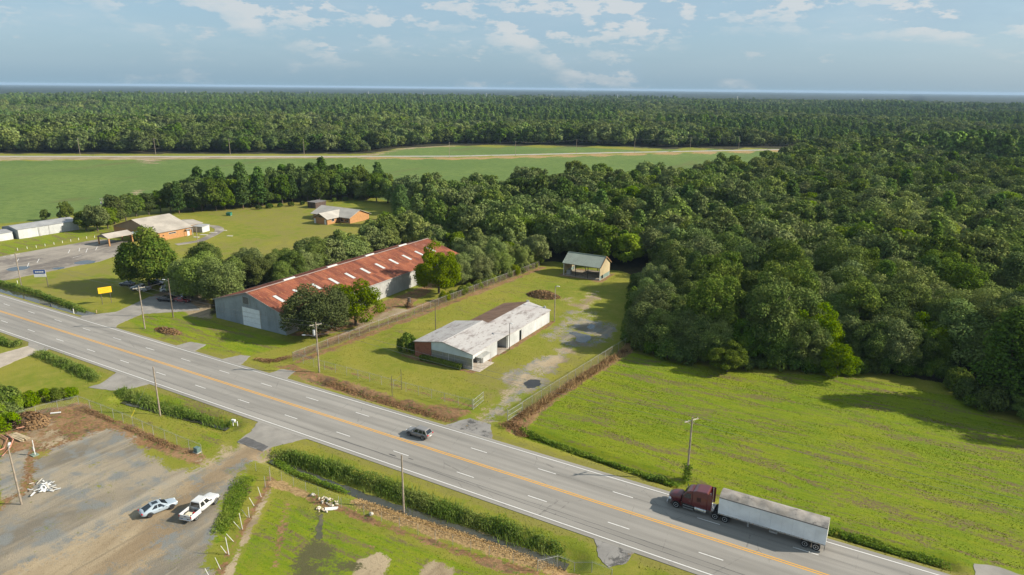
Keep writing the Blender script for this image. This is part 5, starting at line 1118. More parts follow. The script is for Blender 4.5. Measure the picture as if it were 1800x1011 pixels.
MB().box(-.05, .05, -.05, .05, -.2, 2.6).build('post', WHITE_T, mp); MB().box(-.16, .16, -.2, -.07, .9, 1.5).build('meter_box', GUT, mp, bevel=.02); MB().box(-.7, .4, -.5, .4, -.05, .14).build('pad', plain('green_pad', (.16, .20, .15), .8), mp)
FARP = GP((141, 273), (274, 273), (405, 273), (535, 273.5), (790, 277), (906, 274), (1013, 270), (1115, 268), (1213, 264), (1298, 262))
for i, (x, y) in enumerate(FARP): pole('r%d' % i, x, y, 12.5 if i > 3 else 13.5, 'grey utility pole along the pale country road beyond the crop field', (R(-42), 2.4), r=.17)['group'] = 'poles along the country road'
TWR = [(177, 172), (328, 174), (455, 173), (545, 172), (648, 173), (745, 174), (855, 178), (970, 178), (1085, 180), (1295, 184), (1514, 190)]
for i, (px, py) in enumerate(TWR):
    x, y = G(px, py); d = math.hypot(x, y + CAMD); h = 33; w = thing('transmission_pole', 'tall pale transmission line pole rising above the far woodland', 'pole', (x, y, 0), 0, 'transmission poles in the far woodland')
    MB().tube([(0, 0, 0), (0, 0, h)], [1.0, .55], 6).build('mast', plain('pale_mast', (.62, .62, .60), .6), w)
    for z in (.80, .92): MB().box(-4, 4, -.25, .25, h * z, h * z + .5, Matrix.Rotation(R(30), 4, 'Z')).build('crossarm', MATS['pale_mast'], w)
WIRE = plain('wire_metal', (.16, .16, .165), .5, .3)
def wire(a, b, label, sag=1.0, off=0., dz=-.4, r=.018, grp='power lines'):
    (x0, y0, h0), (x1, y1, h1) = POLES[a], POLES[b]; d = Vector((x1 - x0, y1 - y0, 0)).normalized(); n = Vector((-d.y, d.x, 0)) * off
    P = [(x0 + (x1 - x0) * f + n.x, y0 + (y1 - y0) * f + n.y, h0 + dz + (h1 - h0) * f - sag * 4 * f * (1 - f)) for f in np.linspace(0, 1, 15)]
    tag(MB().tube(P, r, 4).build('power_line', WIRE), label, 'wire', grp)
POLES['f4'] = (60, 13.5, 10.3); POLES['fm'] = (-290, 14.5, 10)
for a, b, w in (('fm', 'f0', 'past the ditch pole'), ('f0', 'f1', 'between the ditch pole and the forecourt pole'), ('f1', 'f2', 'between the forecourt pole and the transformer pole'), ('f2', 'f3', 'between the transformer pole and the mown field pole'), ('f3', 'f4', 'past the mown field pole')):
    for off in (-1.1, 1.1): wire(a, b, 'thin overhead power line ' + w, 1.1, off, grp='power lines ' + w)
wire('f2', 'o1', 'service cable from the transformer pole to the office lawn pole', .8, 0, -2.6); wire('f1', 'd1', 'short cable from the forecourt pole to the dark pole', .2, 0, -.6)
wire('b1', 'b2', 'slack wire strung between the two thin black poles', .2, 0, -1.2)
for i in range(len(FARP) - 1):
    if i == 3: continue
    for off in (-1, 1): wire('r%d' % i, 'r%d' % (i + 1), 'thin power line along the pale country road', 1.4, off, r=.02, grp='power lines along the country road')
# ------------------------------------------------------------------ signs, bollards, small things
def signboard(label, base, posts, w, z0, z1, an, mats, pr=.07):
    o = thing('sign', label, 'sign', (*base, hz_at(*base)), an)
    for x in posts: MB().tube([(x, .08, -.3), (x, .08, z1 + .05)], pr, 8).build('post', plain('sign_post', (.10, .085, .075), .8), o)
    MB().box(-w / 2, w / 2, -.1, 0, z0, z1).build('board', mats[0], o)
    return o
BLUE = plain('sign_blue', (.025, .075, .26), .5, var=.06); SWH = plain('sign_white', (.62, .62, .60), .5, var=.05); SYE = plain('sign_yellow', (.78, .46, .012), .5, var=.05)
s1 = signboard('blue and white sign board on a single dark post by the parking lot', G(74.5, 505), (1.5,), 3.1, 3.0, 5.1, R(38), (SWH,), .10)
MB().box(-1.55, 1.55, -.118, -.101, 3.95, 5.1).build('blue_panel', BLUE, s1)
for k, (x0, x1) in enumerate(((-1.1, -.72), (-.62, -.28), (-.18, .16), (.26, .6), (.7, 1.08))): MB().box(x0, x1, -.13, -.119, 4.3, 4.68).build('lettering', SWH, s1)
s2 = signboard('bright yellow sign board on two dark posts on the grass', G(188, 534), (-1.0, 1.1), 3.1, 3.0, 4.6, R(68), (SYE,))
for k in range(3): MB().box(-1.2, 1.2 - .3 * k, -.118, -.101, 4.2 - .38 * k, 4.26 - .38 * k).build('lettering', plain('sign_ochre', (.50, .26, .01), .6), s2)
bol = MB().tube([(0, 0, -.2), (0, 0, .85)], .08, 8).mesh('bollard', plain('white_post_paint', (.66, .65, .60), .7, var=.1))
for k, (px, py) in enumerate(((225, 437), (345, 415), (460, 400), (572, 380), (685, 360), (792, 340), (897, 322), (997, 305), (1098, 285), (1198, 275))):
    x, y = G(px / 7.2, 380 + py / 7.2); tag(link('bollard', bol, None, (x, y, hz_at(x, y))), 'short white post along the grass edge of the parking lot', 'bollard', 'white posts along the parking lot')
x, y = G(31, 498.5); tag(link('bollard', bol, None, (x, y, hz_at(x, y))), 'single short white post on the ditch bank near the sign', 'bollard')
x, y = G(129.5, 549); tag(MB().tube([(0, 0, -.3), (0, 0, 1.1)], .09, 6).build('marker_post', SWH, None, (x, y, hz_at(x, y) + .2)), 'white marker post in the roadside ditch water', 'post')
x, y = G(169.5, 548); tag(MB().tube([(0, 0, -.3), (0, 0, 1.0)], .09, 6).build('marker_post', plain('tan_post', (.42, .30, .18), .8), None, (x, y, hz_at(x, y) + .1)), 'tan marker post at the end of the roadside ditch', 'post')
x, y = G(413, 743); mb_ = thing('mailbox', 'white mailbox on two white posts at the end of the reed ditch', 'mailbox', (x, y, hz_at(x, y)), R(10))
for k in (-.45, .5): MB().box(k - .05, k + .05, -.05, .05, -.2, 1.1).build('post', SWH, mb_)
MB().box(-.65, .1, -.2, .2, .95, 1.3).build('box', SWH, mb_, bevel=.05); MB().box(-.5, .55, -.03, .03, .75, .82).build('rail', SWH, mb_)
x, y = G(347, 795); ub = thing('utility_box', 'small green utility cabinet at the end of the yard fence', 'cabinet', (x, y, hz_at(x, y))); MB().box(-.45, .45, -.35, .35, 0, .85).build('cabinet', plain('cab_green', (.09, .15, .14), .6), ub, bevel=.04); MB().box(-.55, .55, -.45, .45, -.1, .06).build('plinth', MATS['slab'], ub)
# stump, heaps, rocks, scrap
x, y = G(719, 540); stp = thing('tree_stump', 'old vine covered tree stump beside the warehouse', 'stump', (x, y, hz_at(x, y)))
MB().tube([(0, 0, -.2), (0, 0, .5), (.1, 0, 1.6), (.15, .05, 2.6)], [.9, .6, .5, .42], 10).build('stump', BARK, stp); rg = np.random.default_rng(9); n = 500; C = np.stack([rg.normal(0, .55, n), rg.normal(0, .55, n), rg.uniform(0, 2.5, n) * rg.random(n)], 1); V, Fq = leaves(C, C, .16, rg); link('dead_vine', nmesh('dead_vine', V, Fq, DRYB), stp)
def heap(name, label, cat, x, y, a, b, h, nb, nl, leafm, stickm, seed, rz=0):
    rg = np.random.default_rng(seed); o = thing(name, label, cat, (x, y, hz_at(x, y)), rz); mb = MB()
    for k in range(nb):
        ang = rg.uniform(0, 6.28); q = rg.random() ** .5; px, py = a * q * math.cos(ang), b * q * math.sin(ang); pz = h * (1 - q * q) * rg.uniform(.3, 1); d = unit(rg, 1)[0]; d[2] *= .35; L = rg.uniform(.5, 1.3); r = rg.uniform(.02, .07)
        mb.tube([(px - d[0] * L, py - d[1] * L, max(.02, pz - d[2] * L)), (px + d[0] * L, py + d[1] * L, max(.05, pz + d[2] * L))], [r, r * .5], 4)
    mb.build('branches', stickm, o, fix=False)
    ang = rg.uniform(0, 6.28, nl); q = rg.random(nl) ** .5; C = np.stack([a * q * np.cos(ang), b * q * np.sin(ang), h * (1 - q ** 2) * rg.uniform(.55, 1.05, nl) + .03], 1); N = np.stack([C[:, 0] / a, C[:, 1] / b, np.ones(nl) * .8], 1); V, Fq = leaves(C, N, .22, rg); link('dead_leaves', nmesh('dead_leaves', V, Fq, leafm), o)
heap('brush_pile', 'heap of cut brown brush on the lot lawn behind the office', 'brush pile', -82.6, 84.3, 5.0, 3.2, 1.5, 150, 1700, DRYB, plain('stick_wood', (.13, .09, .06), .9), 3)
heap('brush_pile', 'tangled mound of dead brown brush in the yard corner', 'brush pile', *G(52, 742), 4.2, 2.6, 1.5, 110, 1400, DRYB, MATS['stick_wood'], 4)
heap('brush_pile', 'low heap of brown brush at the foot of the utility pole verge', 'brush pile', *G(296, 583), 4.6, 1.6, .6, 80, 700, DRYB, MATS['stick_wood'], 6)
def rocks(name, label, cat, x, y, a, b, n, s0, s1, mats, seed):
    rg = random.Random(seed); o = thing(name, label, cat, (x, y, hz_at(x, y))); mes = []
    for k in range(4):
        bm = bmesh.new(); bmesh.ops.create_icosphere(bm, subdivisions=1, radius=1)
        for v in bm.verts: v.co *= rg.uniform(.65, 1.15); v.co.z *= .7
        me = bpy.data.meshes.new('rock'); bm.to_mesh(me); bm.free(); me.materials.append(mats[k % len(mats)]); mes.append(me)
    for k in range(n):
        ang = rg.uniform(0, 6.28); q = rg.random() ** .6; s = rg.uniform(s0, s1); r = link('rock', rg.choice(mes), o, (a * q * math.cos(ang), b * q * math.sin(ang), s * .35 + .35 * (1 - q) * rg.random())); r.scale = (s, s * rg.uniform(.7, 1.1), s); r.rotation_euler = (rg.uniform(-.4, .4), rg.uniform(-.4, .4), rg.uniform(0, 6))
RK = [plain('tan_rock', (.46, .37, .25), .9, var=.25), plain('pale_rock', (.52, .46, .36), .9, var=.25)]
rocks('rubble_pile', 'pile of pale rubble rocks at the ditch outfall', 'rubble', *G(577, 883), 1.7, .8, 40, .12, .25, RK, 1); rocks('rubble_pile', 'small spill of pale rocks below the rubble pile', 'rubble', *G(567, 897), 1.1, .5, 16, .12, .26, RK, 2)
rocks('boulder', 'single grey boulder on the bare strip near the rubble', 'boulder', *G(551, 872), .1, .1, 1, .42, .45, [MATS['slab']], 3); rocks('boulder', 'grey rock lying by the fence below the straw strip', 'boulder', *G(652, 906), .1, .1, 1, .5, .55, [MATS['slab']], 4)
sl_ = G(583, 896); tag(MB().box(-.9, .9, -.3, .3, 0, .12).build('concrete_slab', plain('pale_conc', (.52, .52, .49), .8), None, (*sl_, hz_at(*sl_) + .05), bevel=.02), 'pale concrete slab tipped beside the rubble pile', 'slab').rotation_euler = (.1, .12, R(50))
x, y = G(80, 858); sp = thing('scrap_pile', 'scattered pile of broken white boards in the gravel yard', 'scrap pile', (x, y, hz_at(x, y))); rg = random.Random(8)
for k in range(34):
    L = rg.uniform(.2, .65); w = rg.uniform(.05, .14); o = MB().box(-L, L, -w, w, 0, .03).build('board', SWH if k % 4 else MATS['slab'], sp, (rg.gauss(0, 1.05), rg.gauss(0, .62), .05 + rg.random() * .3)); o.rotation_euler = (rg.uniform(-.35, .35), rg.uniform(-.35, .35), rg.uniform(0, 3.1))
x, y = G(33, 770); ts = thing('timber_stack', 'stack of tan weathered planks at the edge of the brush', 'timber stack', (x, y, hz_at(x, y)), R(5)); rg = random.Random(2)
for k in range(14):
    o = MB().box(-1.9, 1.9, -.12, .12, 0, .07).build('plank', plain('tan_plank', (.34, .27, .17), .9, var=.25), ts, (rg.uniform(-.3, .3), (k % 5 - 2) * .3, .02 + .09 * (k // 5))); o.rotation_euler = (0, 0, rg.uniform(-.06, .06))
for i, (P, lab) in enumerate(((((4, 805), (18, 790), (24, 776), (12, 765)), 'loose orange pipe looped at the edge of the yard'), (((-10, 800), (8, 792), (14, 775), (2, 768)), 'second orange pipe lying inside the loop of the first'), (((30, 758), (52, 752), (60, 738)), 'thin pinkish pipe lying over the dead brush'))):
    q = [Vector((*G(*p), 0)) for p in P]; pts_ = [tuple(v + Vector((0, 0, hz_at(v.x, v.y) + .25 + .1 * i))) for v in q]; tag(MB().tube(pts_, .09, 7).build('flexible_pipe', plain('orange_pipe', (.42, .20, .13), .7)), lab, 'pipe')
x, y = G(98, 727); tag(MB().box(-.8, .8, -.15, .15, 0, .12).build('white_plank', SWH, None, (x, y, hz_at(x, y) + .02)), 'white plank lying on the dead grass near the yard fence', 'plank').rotation_euler = (0, 0, R(45))
# ------------------------------------------------------------------ weeds, reeds, hedge, grass
def weeds(name, label, path, w, h, n, leaf, mat, seed, spill=0.):
    rg = np.random.default_rng(seed); P = np.array(path, float); seg = np.linalg.norm(np.diff(P, axis=0), axis=1); cum = np.r_[0, np.cumsum(seg)]; s = rg.uniform(0, cum[-1], n); k = np.clip(np.searchsorted(cum, s) - 1, 0, len(seg) - 1); f = ((s - cum[k]) / seg[k])[:, None]
    d = (P[k + 1] - P[k]) / seg[k][:, None]; nn = np.stack([-d[:, 1], d[:, 0]], 1); off = rg.normal(0, .58, n).clip(-1.7, 1.7); Q = P[k] * (1 - f) + P[k + 1] * f + nn * (off * w)[:, None]
    wv2 = vnoise(Q[:, 0] * 1.0 + 900, Q[:, 1] + 40, 3.2, seed + 9); ends = np.clip(np.minimum(s, cum[-1] - s) / 2.5, 0, 1); kp = (np.abs(off) < .35 + 1.5 * wv2) & (rg.random(n) < .25 + .75 * ends) & (wv2 > .10); Q, off, n = Q[kp], off[kp], int(kp.sum())
    hh = h * (.15 + .7 * vnoise(Q[:, 0] + 500, Q[:, 1] + 500, 1.1, seed) + .6 * vnoise(Q[:, 0] + 200, Q[:, 1] + 300, 4.5, seed + 50)) * (1 - .62 * np.minimum(1.4, off ** 2 / 1.44)); zb = np.array([hz_at(a, b) for a, b in Q]); z = hh * rg.random(n) ** .6
    C = np.c_[Q, zb + z + .04]; N = np.c_[rg.normal(0, .5, (n, 2)), np.full(n, .7)]; V, Fq = leaves(C, N, leaf, rg); o = link(name, nmesh(name, V, Fq, mat)); o['kind'] = 'stuff'; return tag(o, label, 'plants')
weeds('reeds', 'tall green reeds and weeds along the near roadside ditch', GP((478, 792), (520, 802), (590, 823), (660, 848), (760, 886), (880, 924), (1005, 970)), 1.15, 1.25, 16000, .11, REED, 1)
weeds('weeds', 'lower green weeds on the yard side of the near ditch', GP((480, 800), (520, 828), (560, 845), (612, 862)), .75, .8, 5200, .11, WEED, 2)
weeds('reeds', 'reed bed in the ditch around the pole with the yellow guy wire', GP((210, 688), (260, 706), (320, 722), (402, 744)), 1.2, 1.0, 9500, .11, REED, 3)
weeds('reeds', 'reed bed in the ditch beside the pale concrete driveway', GP((66, 622), (90, 632), (130, 648), (176, 670)), 1.1, 1.3, 7500, .12, REED, 4)
weeds('weeds', 'weedy ditch bank at the left end of the near verge', GP((-20, 590), (10, 600), (36, 605)), 1.0, 1.2, 3500, .15, REED, 5)
weeds('weeds', 'dark weeds on the far bank of the water filled ditch', GP((-20, 492), (30, 507), (60, 514), (100, 529), (150, 546)), .9, 1.0, 5500, .17, REED, 6)
weeds('weeds', 'green weeds along the highway verge of the mown field', GP((915, 752), (1000, 786), (1100, 822), (1195, 852)), .8, .75, 9000, .13, WEED, 7)
weeds('weeds', 'taller dark weeds by the pole on the mown field verge', GP((1140, 838), (1200, 850)), 1.0, 1.2, 2600, .15, REED, 17)
weeds('weeds', 'dense green weeds on the verge behind the trailer', GP((1440, 925), (1520, 952), (1600, 975), (1672, 990)), 1.05, .8, 8500, .12, WEED, 8)
weeds('dry_brush', 'dead brown brush along the ditch before the front fence', GP((560, 665), (640, 692), (720, 715), (792, 737)), .9, .30, 2600, .10, DRYB, 9)
weeds('dry_brush', 'dead brown grass along the fence beside the mown field', GP((905, 742), (960, 707), (1040, 655), (1112, 608)), .9, .55, 8000, .11, DRYB, 10)
weeds('dry_brush', 'dead vines along the foot of the long lot fence', [(-106.8, 15.5), (-99.5, 108)], .6, .8, 7000, .12, DRYB, 11)
weeds('dry_brush', 'dead orange weeds at the gate end of the dead strip', GP((880, 752), (905, 745), (925, 765)), 1.2, .6, 2200, .11, DRYB, 12)
weeds('weeds', 'leafy green weed patch inside the yard near the white stakes', GP((432, 838), (415, 870), (395, 915), (385, 940)), 1.5, .26, 6000, .09, WEED, 13)
weeds('dry_brush', 'dead vine strip along the inside of the yard fence', GP((145, 718), (220, 752), (300, 785), (345, 803)), .7, .16, 2200, .09, DRYB, 14)
weeds('dry_straw', 'golden dry straw grass below the reed ditch', GP((620, 878), (720, 910), (860, 950), (990, 1000)), 1.6, .16, 7000, .085, STRAWB, 15)
weeds('dry_brush', 'brown thatch along the roadside left of the front fence', GP((448, 632), (480, 636), (512, 628)), .9, .4, 2000, .11, DRYB, 16)
def blades(label, path, w, hmin, hmax, n, mat, seed):
    rg = np.random.default_rng(seed); P = np.array(path, float); seg = np.linalg.norm(np.diff(P, axis=0), axis=1); cum = np.r_[0, np.cumsum(seg)]; s = rg.uniform(0, cum[-1], n); k = np.clip(np.searchsorted(cum, s) - 1, 0, len(seg) - 1); f = ((s - cum[k]) / seg[k])[:, None]
    d = (P[k + 1] - P[k]) / seg[k][:, None]; nn = np.stack([-d[:, 1], d[:, 0]], 1); Q = P[k] * (1 - f) + P[k + 1] * f + nn * (rg.normal(0, .6, n) * w)[:, None]
    keep = vnoise(Q[:, 0] + 50, Q[:, 1] + 80, 3.0, seed) > .38; Q = Q[keep]; n = len(Q); z = np.array([hz_at(a, b) for a, b in Q]); h = rg.uniform(hmin, hmax, n); a = rg.uniform(0, 6.28, n); wd = rg.uniform(.04, .09, n); L = rg.normal(0, .28, (n, 2)) * h[:, None]
    b0 = np.c_[Q[:, 0] - np.cos(a) * wd, Q[:, 1] - np.sin(a) * wd, z]; b1 = np.c_[Q[:, 0] + np.cos(a) * wd, Q[:, 1] + np.sin(a) * wd, z]; tp = np.c_[Q + L, z + h]
    o = link('reeds', nmesh('reeds', np.stack([b0, b1, tp], 1).reshape(-1, 3), np.arange(3 * n).reshape(-1, 3), mat)); o['kind'] = 'stuff'; tag(o, label, 'plants')
blades('tall pale reed blades standing over the near ditch weeds', GP((478, 792), (590, 823), (760, 886), (1005, 970)), 1.2, .5, 1.45, 4000, REED, 61)
blades('tall pale reed blades around the pole in the reed bed', GP((210, 688), (320, 722), (402, 744)), 1.2, .4, 1.3, 2000, REED, 62)
blades('pale reed blades beside the concrete driveway', GP((66, 622), (130, 648), (176, 670)), 1.2, .4, 1.3, 1600, REED, 63)
blades('dry tall grass stalks along the dead fence strip', GP((905, 742), (1040, 655), (1112, 608)), 1.0, .4, 1.1, 3000, STRAWB, 64)
hd = thing('hedge', 'dark green clipped hedge under the office front windows', 'hedge', (-78.2, 29.4, 0)); rg = np.random.default_rng(31); n = 4200
C = np.stack([rg.uniform(-5.4, 5.0, n), rg.uniform(-.62, .62, n), rg.uniform(.05, 1.0, n)], 1); kx = rg.integers(0, 3, n); C[kx == 0, 2] = rg.uniform(.85, 1.1, (kx == 0).sum()); C[kx == 1, 1] = -.62 + rg.normal(0, .06, (kx == 1).sum()); V, Fq = leaves(C, np.c_[np.zeros(n), C[:, 1], C[:, 2] - .3], .13, rg); link('foliage', nmesh('foliage', V, Fq, DARKL), hd); MB().box(-5.3, 4.9, -.45, .45, 0, .8).build('core', plain('hedge_core', (.02, .028, .012), .95), hd)
for i, (px, py, k, s) in enumerate(((12, 735, 'bush', 1.1), (30, 720, 'brightbush', .9), (5, 712, 'bush', 1.2), (52, 712, 'brightbush', .8), (78, 706, 'brightbush', .75), (104, 702, 'brightbush', .7), (125, 699, 'brightbush', .6), (-15, 745, 'brightbush', 1.2), (18, 752, 'brightbush', .8))):
    tree(k, *G(px, py), s, ('dark leafy bush' if k == 'bush' else 'yellow green leafy bush') + ' in the thicket outside the yard fence', ('dark' if k == 'bush' else 'yellow green') + ' bushes outside the yard fence')
# short grass: one blade cluster object per lawn
def grass(name, label, masks, box, n, hmin, hmax, mat, seed):
    rg = np.random.default_rng(seed); x = rg.uniform(box[0], box[1], n); y = rg.uniform(box[2], box[3], n)
    i = np.clip(np.searchsorted(GX, x) - 1, 0, nx - 2); j = np.clip(np.searchsorted(GY, y) - 1, 0, ny - 2); id_ = I[i, j]
    k = masks(id_) & (np.abs(y) > 7.9); x, y, id_ = x[k], y[k], id_[k]; n = len(x)
    h = rg.uniform(hmin, hmax, n) * (.5 + vnoise(x * .22 + 90, y + 70, 1.9, seed)); a = rg.uniform(0, 6.28, n); w = rg.uniform(.05, .12, n); lx = rg.normal(0, .35, n) * h; ly = rg.normal(0, .35, n) * h; z = HZ[id_]
    b0 = np.stack([x - np.cos(a) * w, y - np.sin(a) * w, z - .03], 1); b1 = np.stack([x + np.cos(a) * w, y + np.sin(a) * w, z - .03], 1); tp = np.stack([x + lx, y + ly, z + h], 1)
    o = link(name, nmesh(name, np.stack([b0, b1, tp], 1).reshape(-1, 3), np.arange(3 * n).reshape(-1, 3), mat)); o['kind'] = 'stuff'; tag(o, label, 'grass')
GRL = leafmat('field_grass', (.100, .162, .006), (.156, .202, .010), (.20, .215, .02), .3, False); GRD_ = leafmat('lawn_grass', (.132, .158, .014), (.195, .188, .030), (.24, .208, .05), .3, False)
bad = lambda q: (M['dead'][q] + M['gravel'][q] + M['tan'][q] + M['straw'][q] + M['wet'][q] + M['wood'][q]) < .35
onroad = np.zeros(NV, bool)
for nm, poly, z, mk, lab in SHEETS: onroad |= sdist(poly) > -.5
for b in BFLAT: onroad |= sdist(b) > -.2
for poly, lab in PUDDLES: onroad |= sdist(poly) > -.2
grass('grass', 'bright short grass of the mown field', lambda q: bad(q) & (M['lush'][q] > .5) & ~onroad[q], (-55, 40, 9, 76), 130000, .03, .10, GRL, 1)
grass('grass', 'olive short grass of the lawns and verges', lambda q: bad(q) & (M['lush'][q] < .6) & ~onroad[q], (-135, 20, -50, 118), 130000, .04, .12, GRD_, 2)
grass('grass', 'lush grass tufts of the verges and soggy ground', lambda q: bad(q) & (M['lush'][q] > .4) & ~onroad[q], (-165, -30, -45, 40), 70000, .03, .11, GRL, 3)
# ------------------------------------------------------------------ vehicles
def paintmat(name, col, rough=.3, metal=.0, coat=.6): return plain(name, col, rough, metal, .05, .8, 0, .5, coat)
TYRE = plain('tyre_rubber', (.018, .018, .019), .85, var=.2); RIM = plain('alloy_rim', (.58, .59, .60), .3, .7); DRIM = plain('dark_rim', (.07, .07, .075), .4, .5); CHROME = plain('chrome', (.62, .63, .65), .15, .9); BLK = plain('black_plastic', (.022, .022, .024), .6)
GLASS = plain('car_glass', (.012, .016, .020), .05, var=.1, spec=.8); REDL = plain('tail_lens', (.42, .012, .010), .25); HEADL = plain('head_lens', (.60, .62, .64), .15)
wheel_cache = {}
def wheel(o, x, y, r, w, rim, dual=False):
    key = (r, w, rim.name, dual)
    if key not in wheel_cache:
        rings = []; prof = [(-w / 2, r * .62), (-w / 2, r * .93), (-w / 2 + .03, r), (w / 2 - .03, r), (w / 2, r * .93), (w / 2, r * .62)]; n = 20
        t1 = MB().loft([[(q * math.cos(2 * PI * k / n), yy, q * math.sin(2 * PI * k / n)) for k in range(n)] for yy, q in prof]).mesh('wheel', TYRE)
        rr = [(w / 2 - .03, r * .64), (w / 2 + .008, r * .64), (w / 2 + .004, r * .54), (w / 2 - .05, r * .46), (w / 2 - .02, r * .16), (w / 2 + .012, r * .13)]
        mb = MB().loft([[(q * math.cos(2 * PI * k / n), yy, q * math.sin(2 * PI * k / n)) for k in range(n)] for yy, q in rr])
        for s in range(6): a = s * PI / 3; m = Matrix.Rotation(a, 4, 'Y'); mb.box(r * .12, r * .56, w / 2 - .05, w / 2 - .005, -r * .07, r * .07, m)
        wheel_cache[key] = (t1, mb.mesh('rim', rim))
    t1, r1 = wheel_cache[key]; wo_ = link('wheel', t1, o, (x, y, r), 0 if y > 0 else PI); link('rim', r1, wo_)
def ring(x, w, zb, zt, cr=.03, tum=.9):
    h = zt - zb; half = [(0, zb), (w * .80, zb), (w * .96, zb + h * .12), (w, zb + h * .42), (w * .985, zb + h * .72), (w * tum, zt - h * .06), (w * tum * .72, zt), (0, zt + cr)]
    return [(x, y, z) for y, z in half] + [(x, -y, z) for y, z in half[-2:0:-1]]
def subd(o, lv=1):
    m = o.modifiers.new('smooth', 'SUBSURF'); m.levels = lv; m.render_levels = lv
    o.data.polygons.foreach_set('use_smooth', [True] * len(o.data.polygons)); return o
def greenhouse(o, mat, xr, xf, zb, wb, xr1, xf1, zt, wt, split, roofm=None, sunroof=False):
    """cabin: base rectangle xr..xf at zb, roof xr1..xf1 at zt; glass panes proud of it"""
    B = [Vector((xr, -wb, zb)), Vector((xf, -wb, zb)), Vector((xf, wb, zb)), Vector((xr, wb, zb))]; T = [Vector((xr1, -wt, zt)), Vector((xf1, -wt, zt)), Vector((xf1, wt, zt)), Vector((xr1, wt, zt))]
    MB().add(B + T, [(0, 3, 2, 1), (4, 5, 6, 7), (0, 1, 5, 4), (1, 2, 6, 5), (2, 3, 7, 6), (3, 0, 4, 7)]).build('cabin', mat, o, bevel=.045)
    MB().box(xr1 + .06, xf1 - .06, -wt + .06, wt - .06, zt - .01, zt + .028).build('roof', roofm or mat, o, bevel=.025)
    if sunroof: MB().box(xf1 - .95, xf1 - .25, -wt * .62, wt * .62, zt + .024, zt + .036).build('sunroof', GLASS, o)
    def pane(name, a, b, c, d, m=.09):  # a,b bottom, c,d top
        q = lambda u, v: (a * (1 - u) + b * u) * (1 - v) + (d * (1 - u) + c * u) * v; P = [q(m, .10), q(1 - m, .10), q(1 - m, .88), q(m, .88)]; nrm = (b - a).cross(d - a).normalized()
        if nrm.dot((a + b + c + d) / 4 - Vector(((xr + xf) / 2, 0, zb))) < 0: nrm = -nrm
        MB().add([p + nrm * .012 for p in P] + [p - nrm * .01 for p in P], [(0, 1, 2, 3), (7, 6, 5, 4), (0, 4, 5, 1), (1, 5, 6, 2), (2, 6, 7, 3), (3, 7, 4, 0)]).build(name, GLASS, o)
    pane('windshield', B[1], B[2], T[2], T[1], .06); pane('rear_window', B[3], B[0], T[0], T[3], .08)
    for s, (i, j) in ((-1, (0, 1)), (1, (3, 2))):
        for u0, u1 in split:
            a = B[i].lerp(B[j], u0); b = B[i].lerp(B[j], u1); d = T[i].lerp(T[j], u0); c = T[i].lerp(T[j], u1); pane('side_window', a, b, c, d, .05)
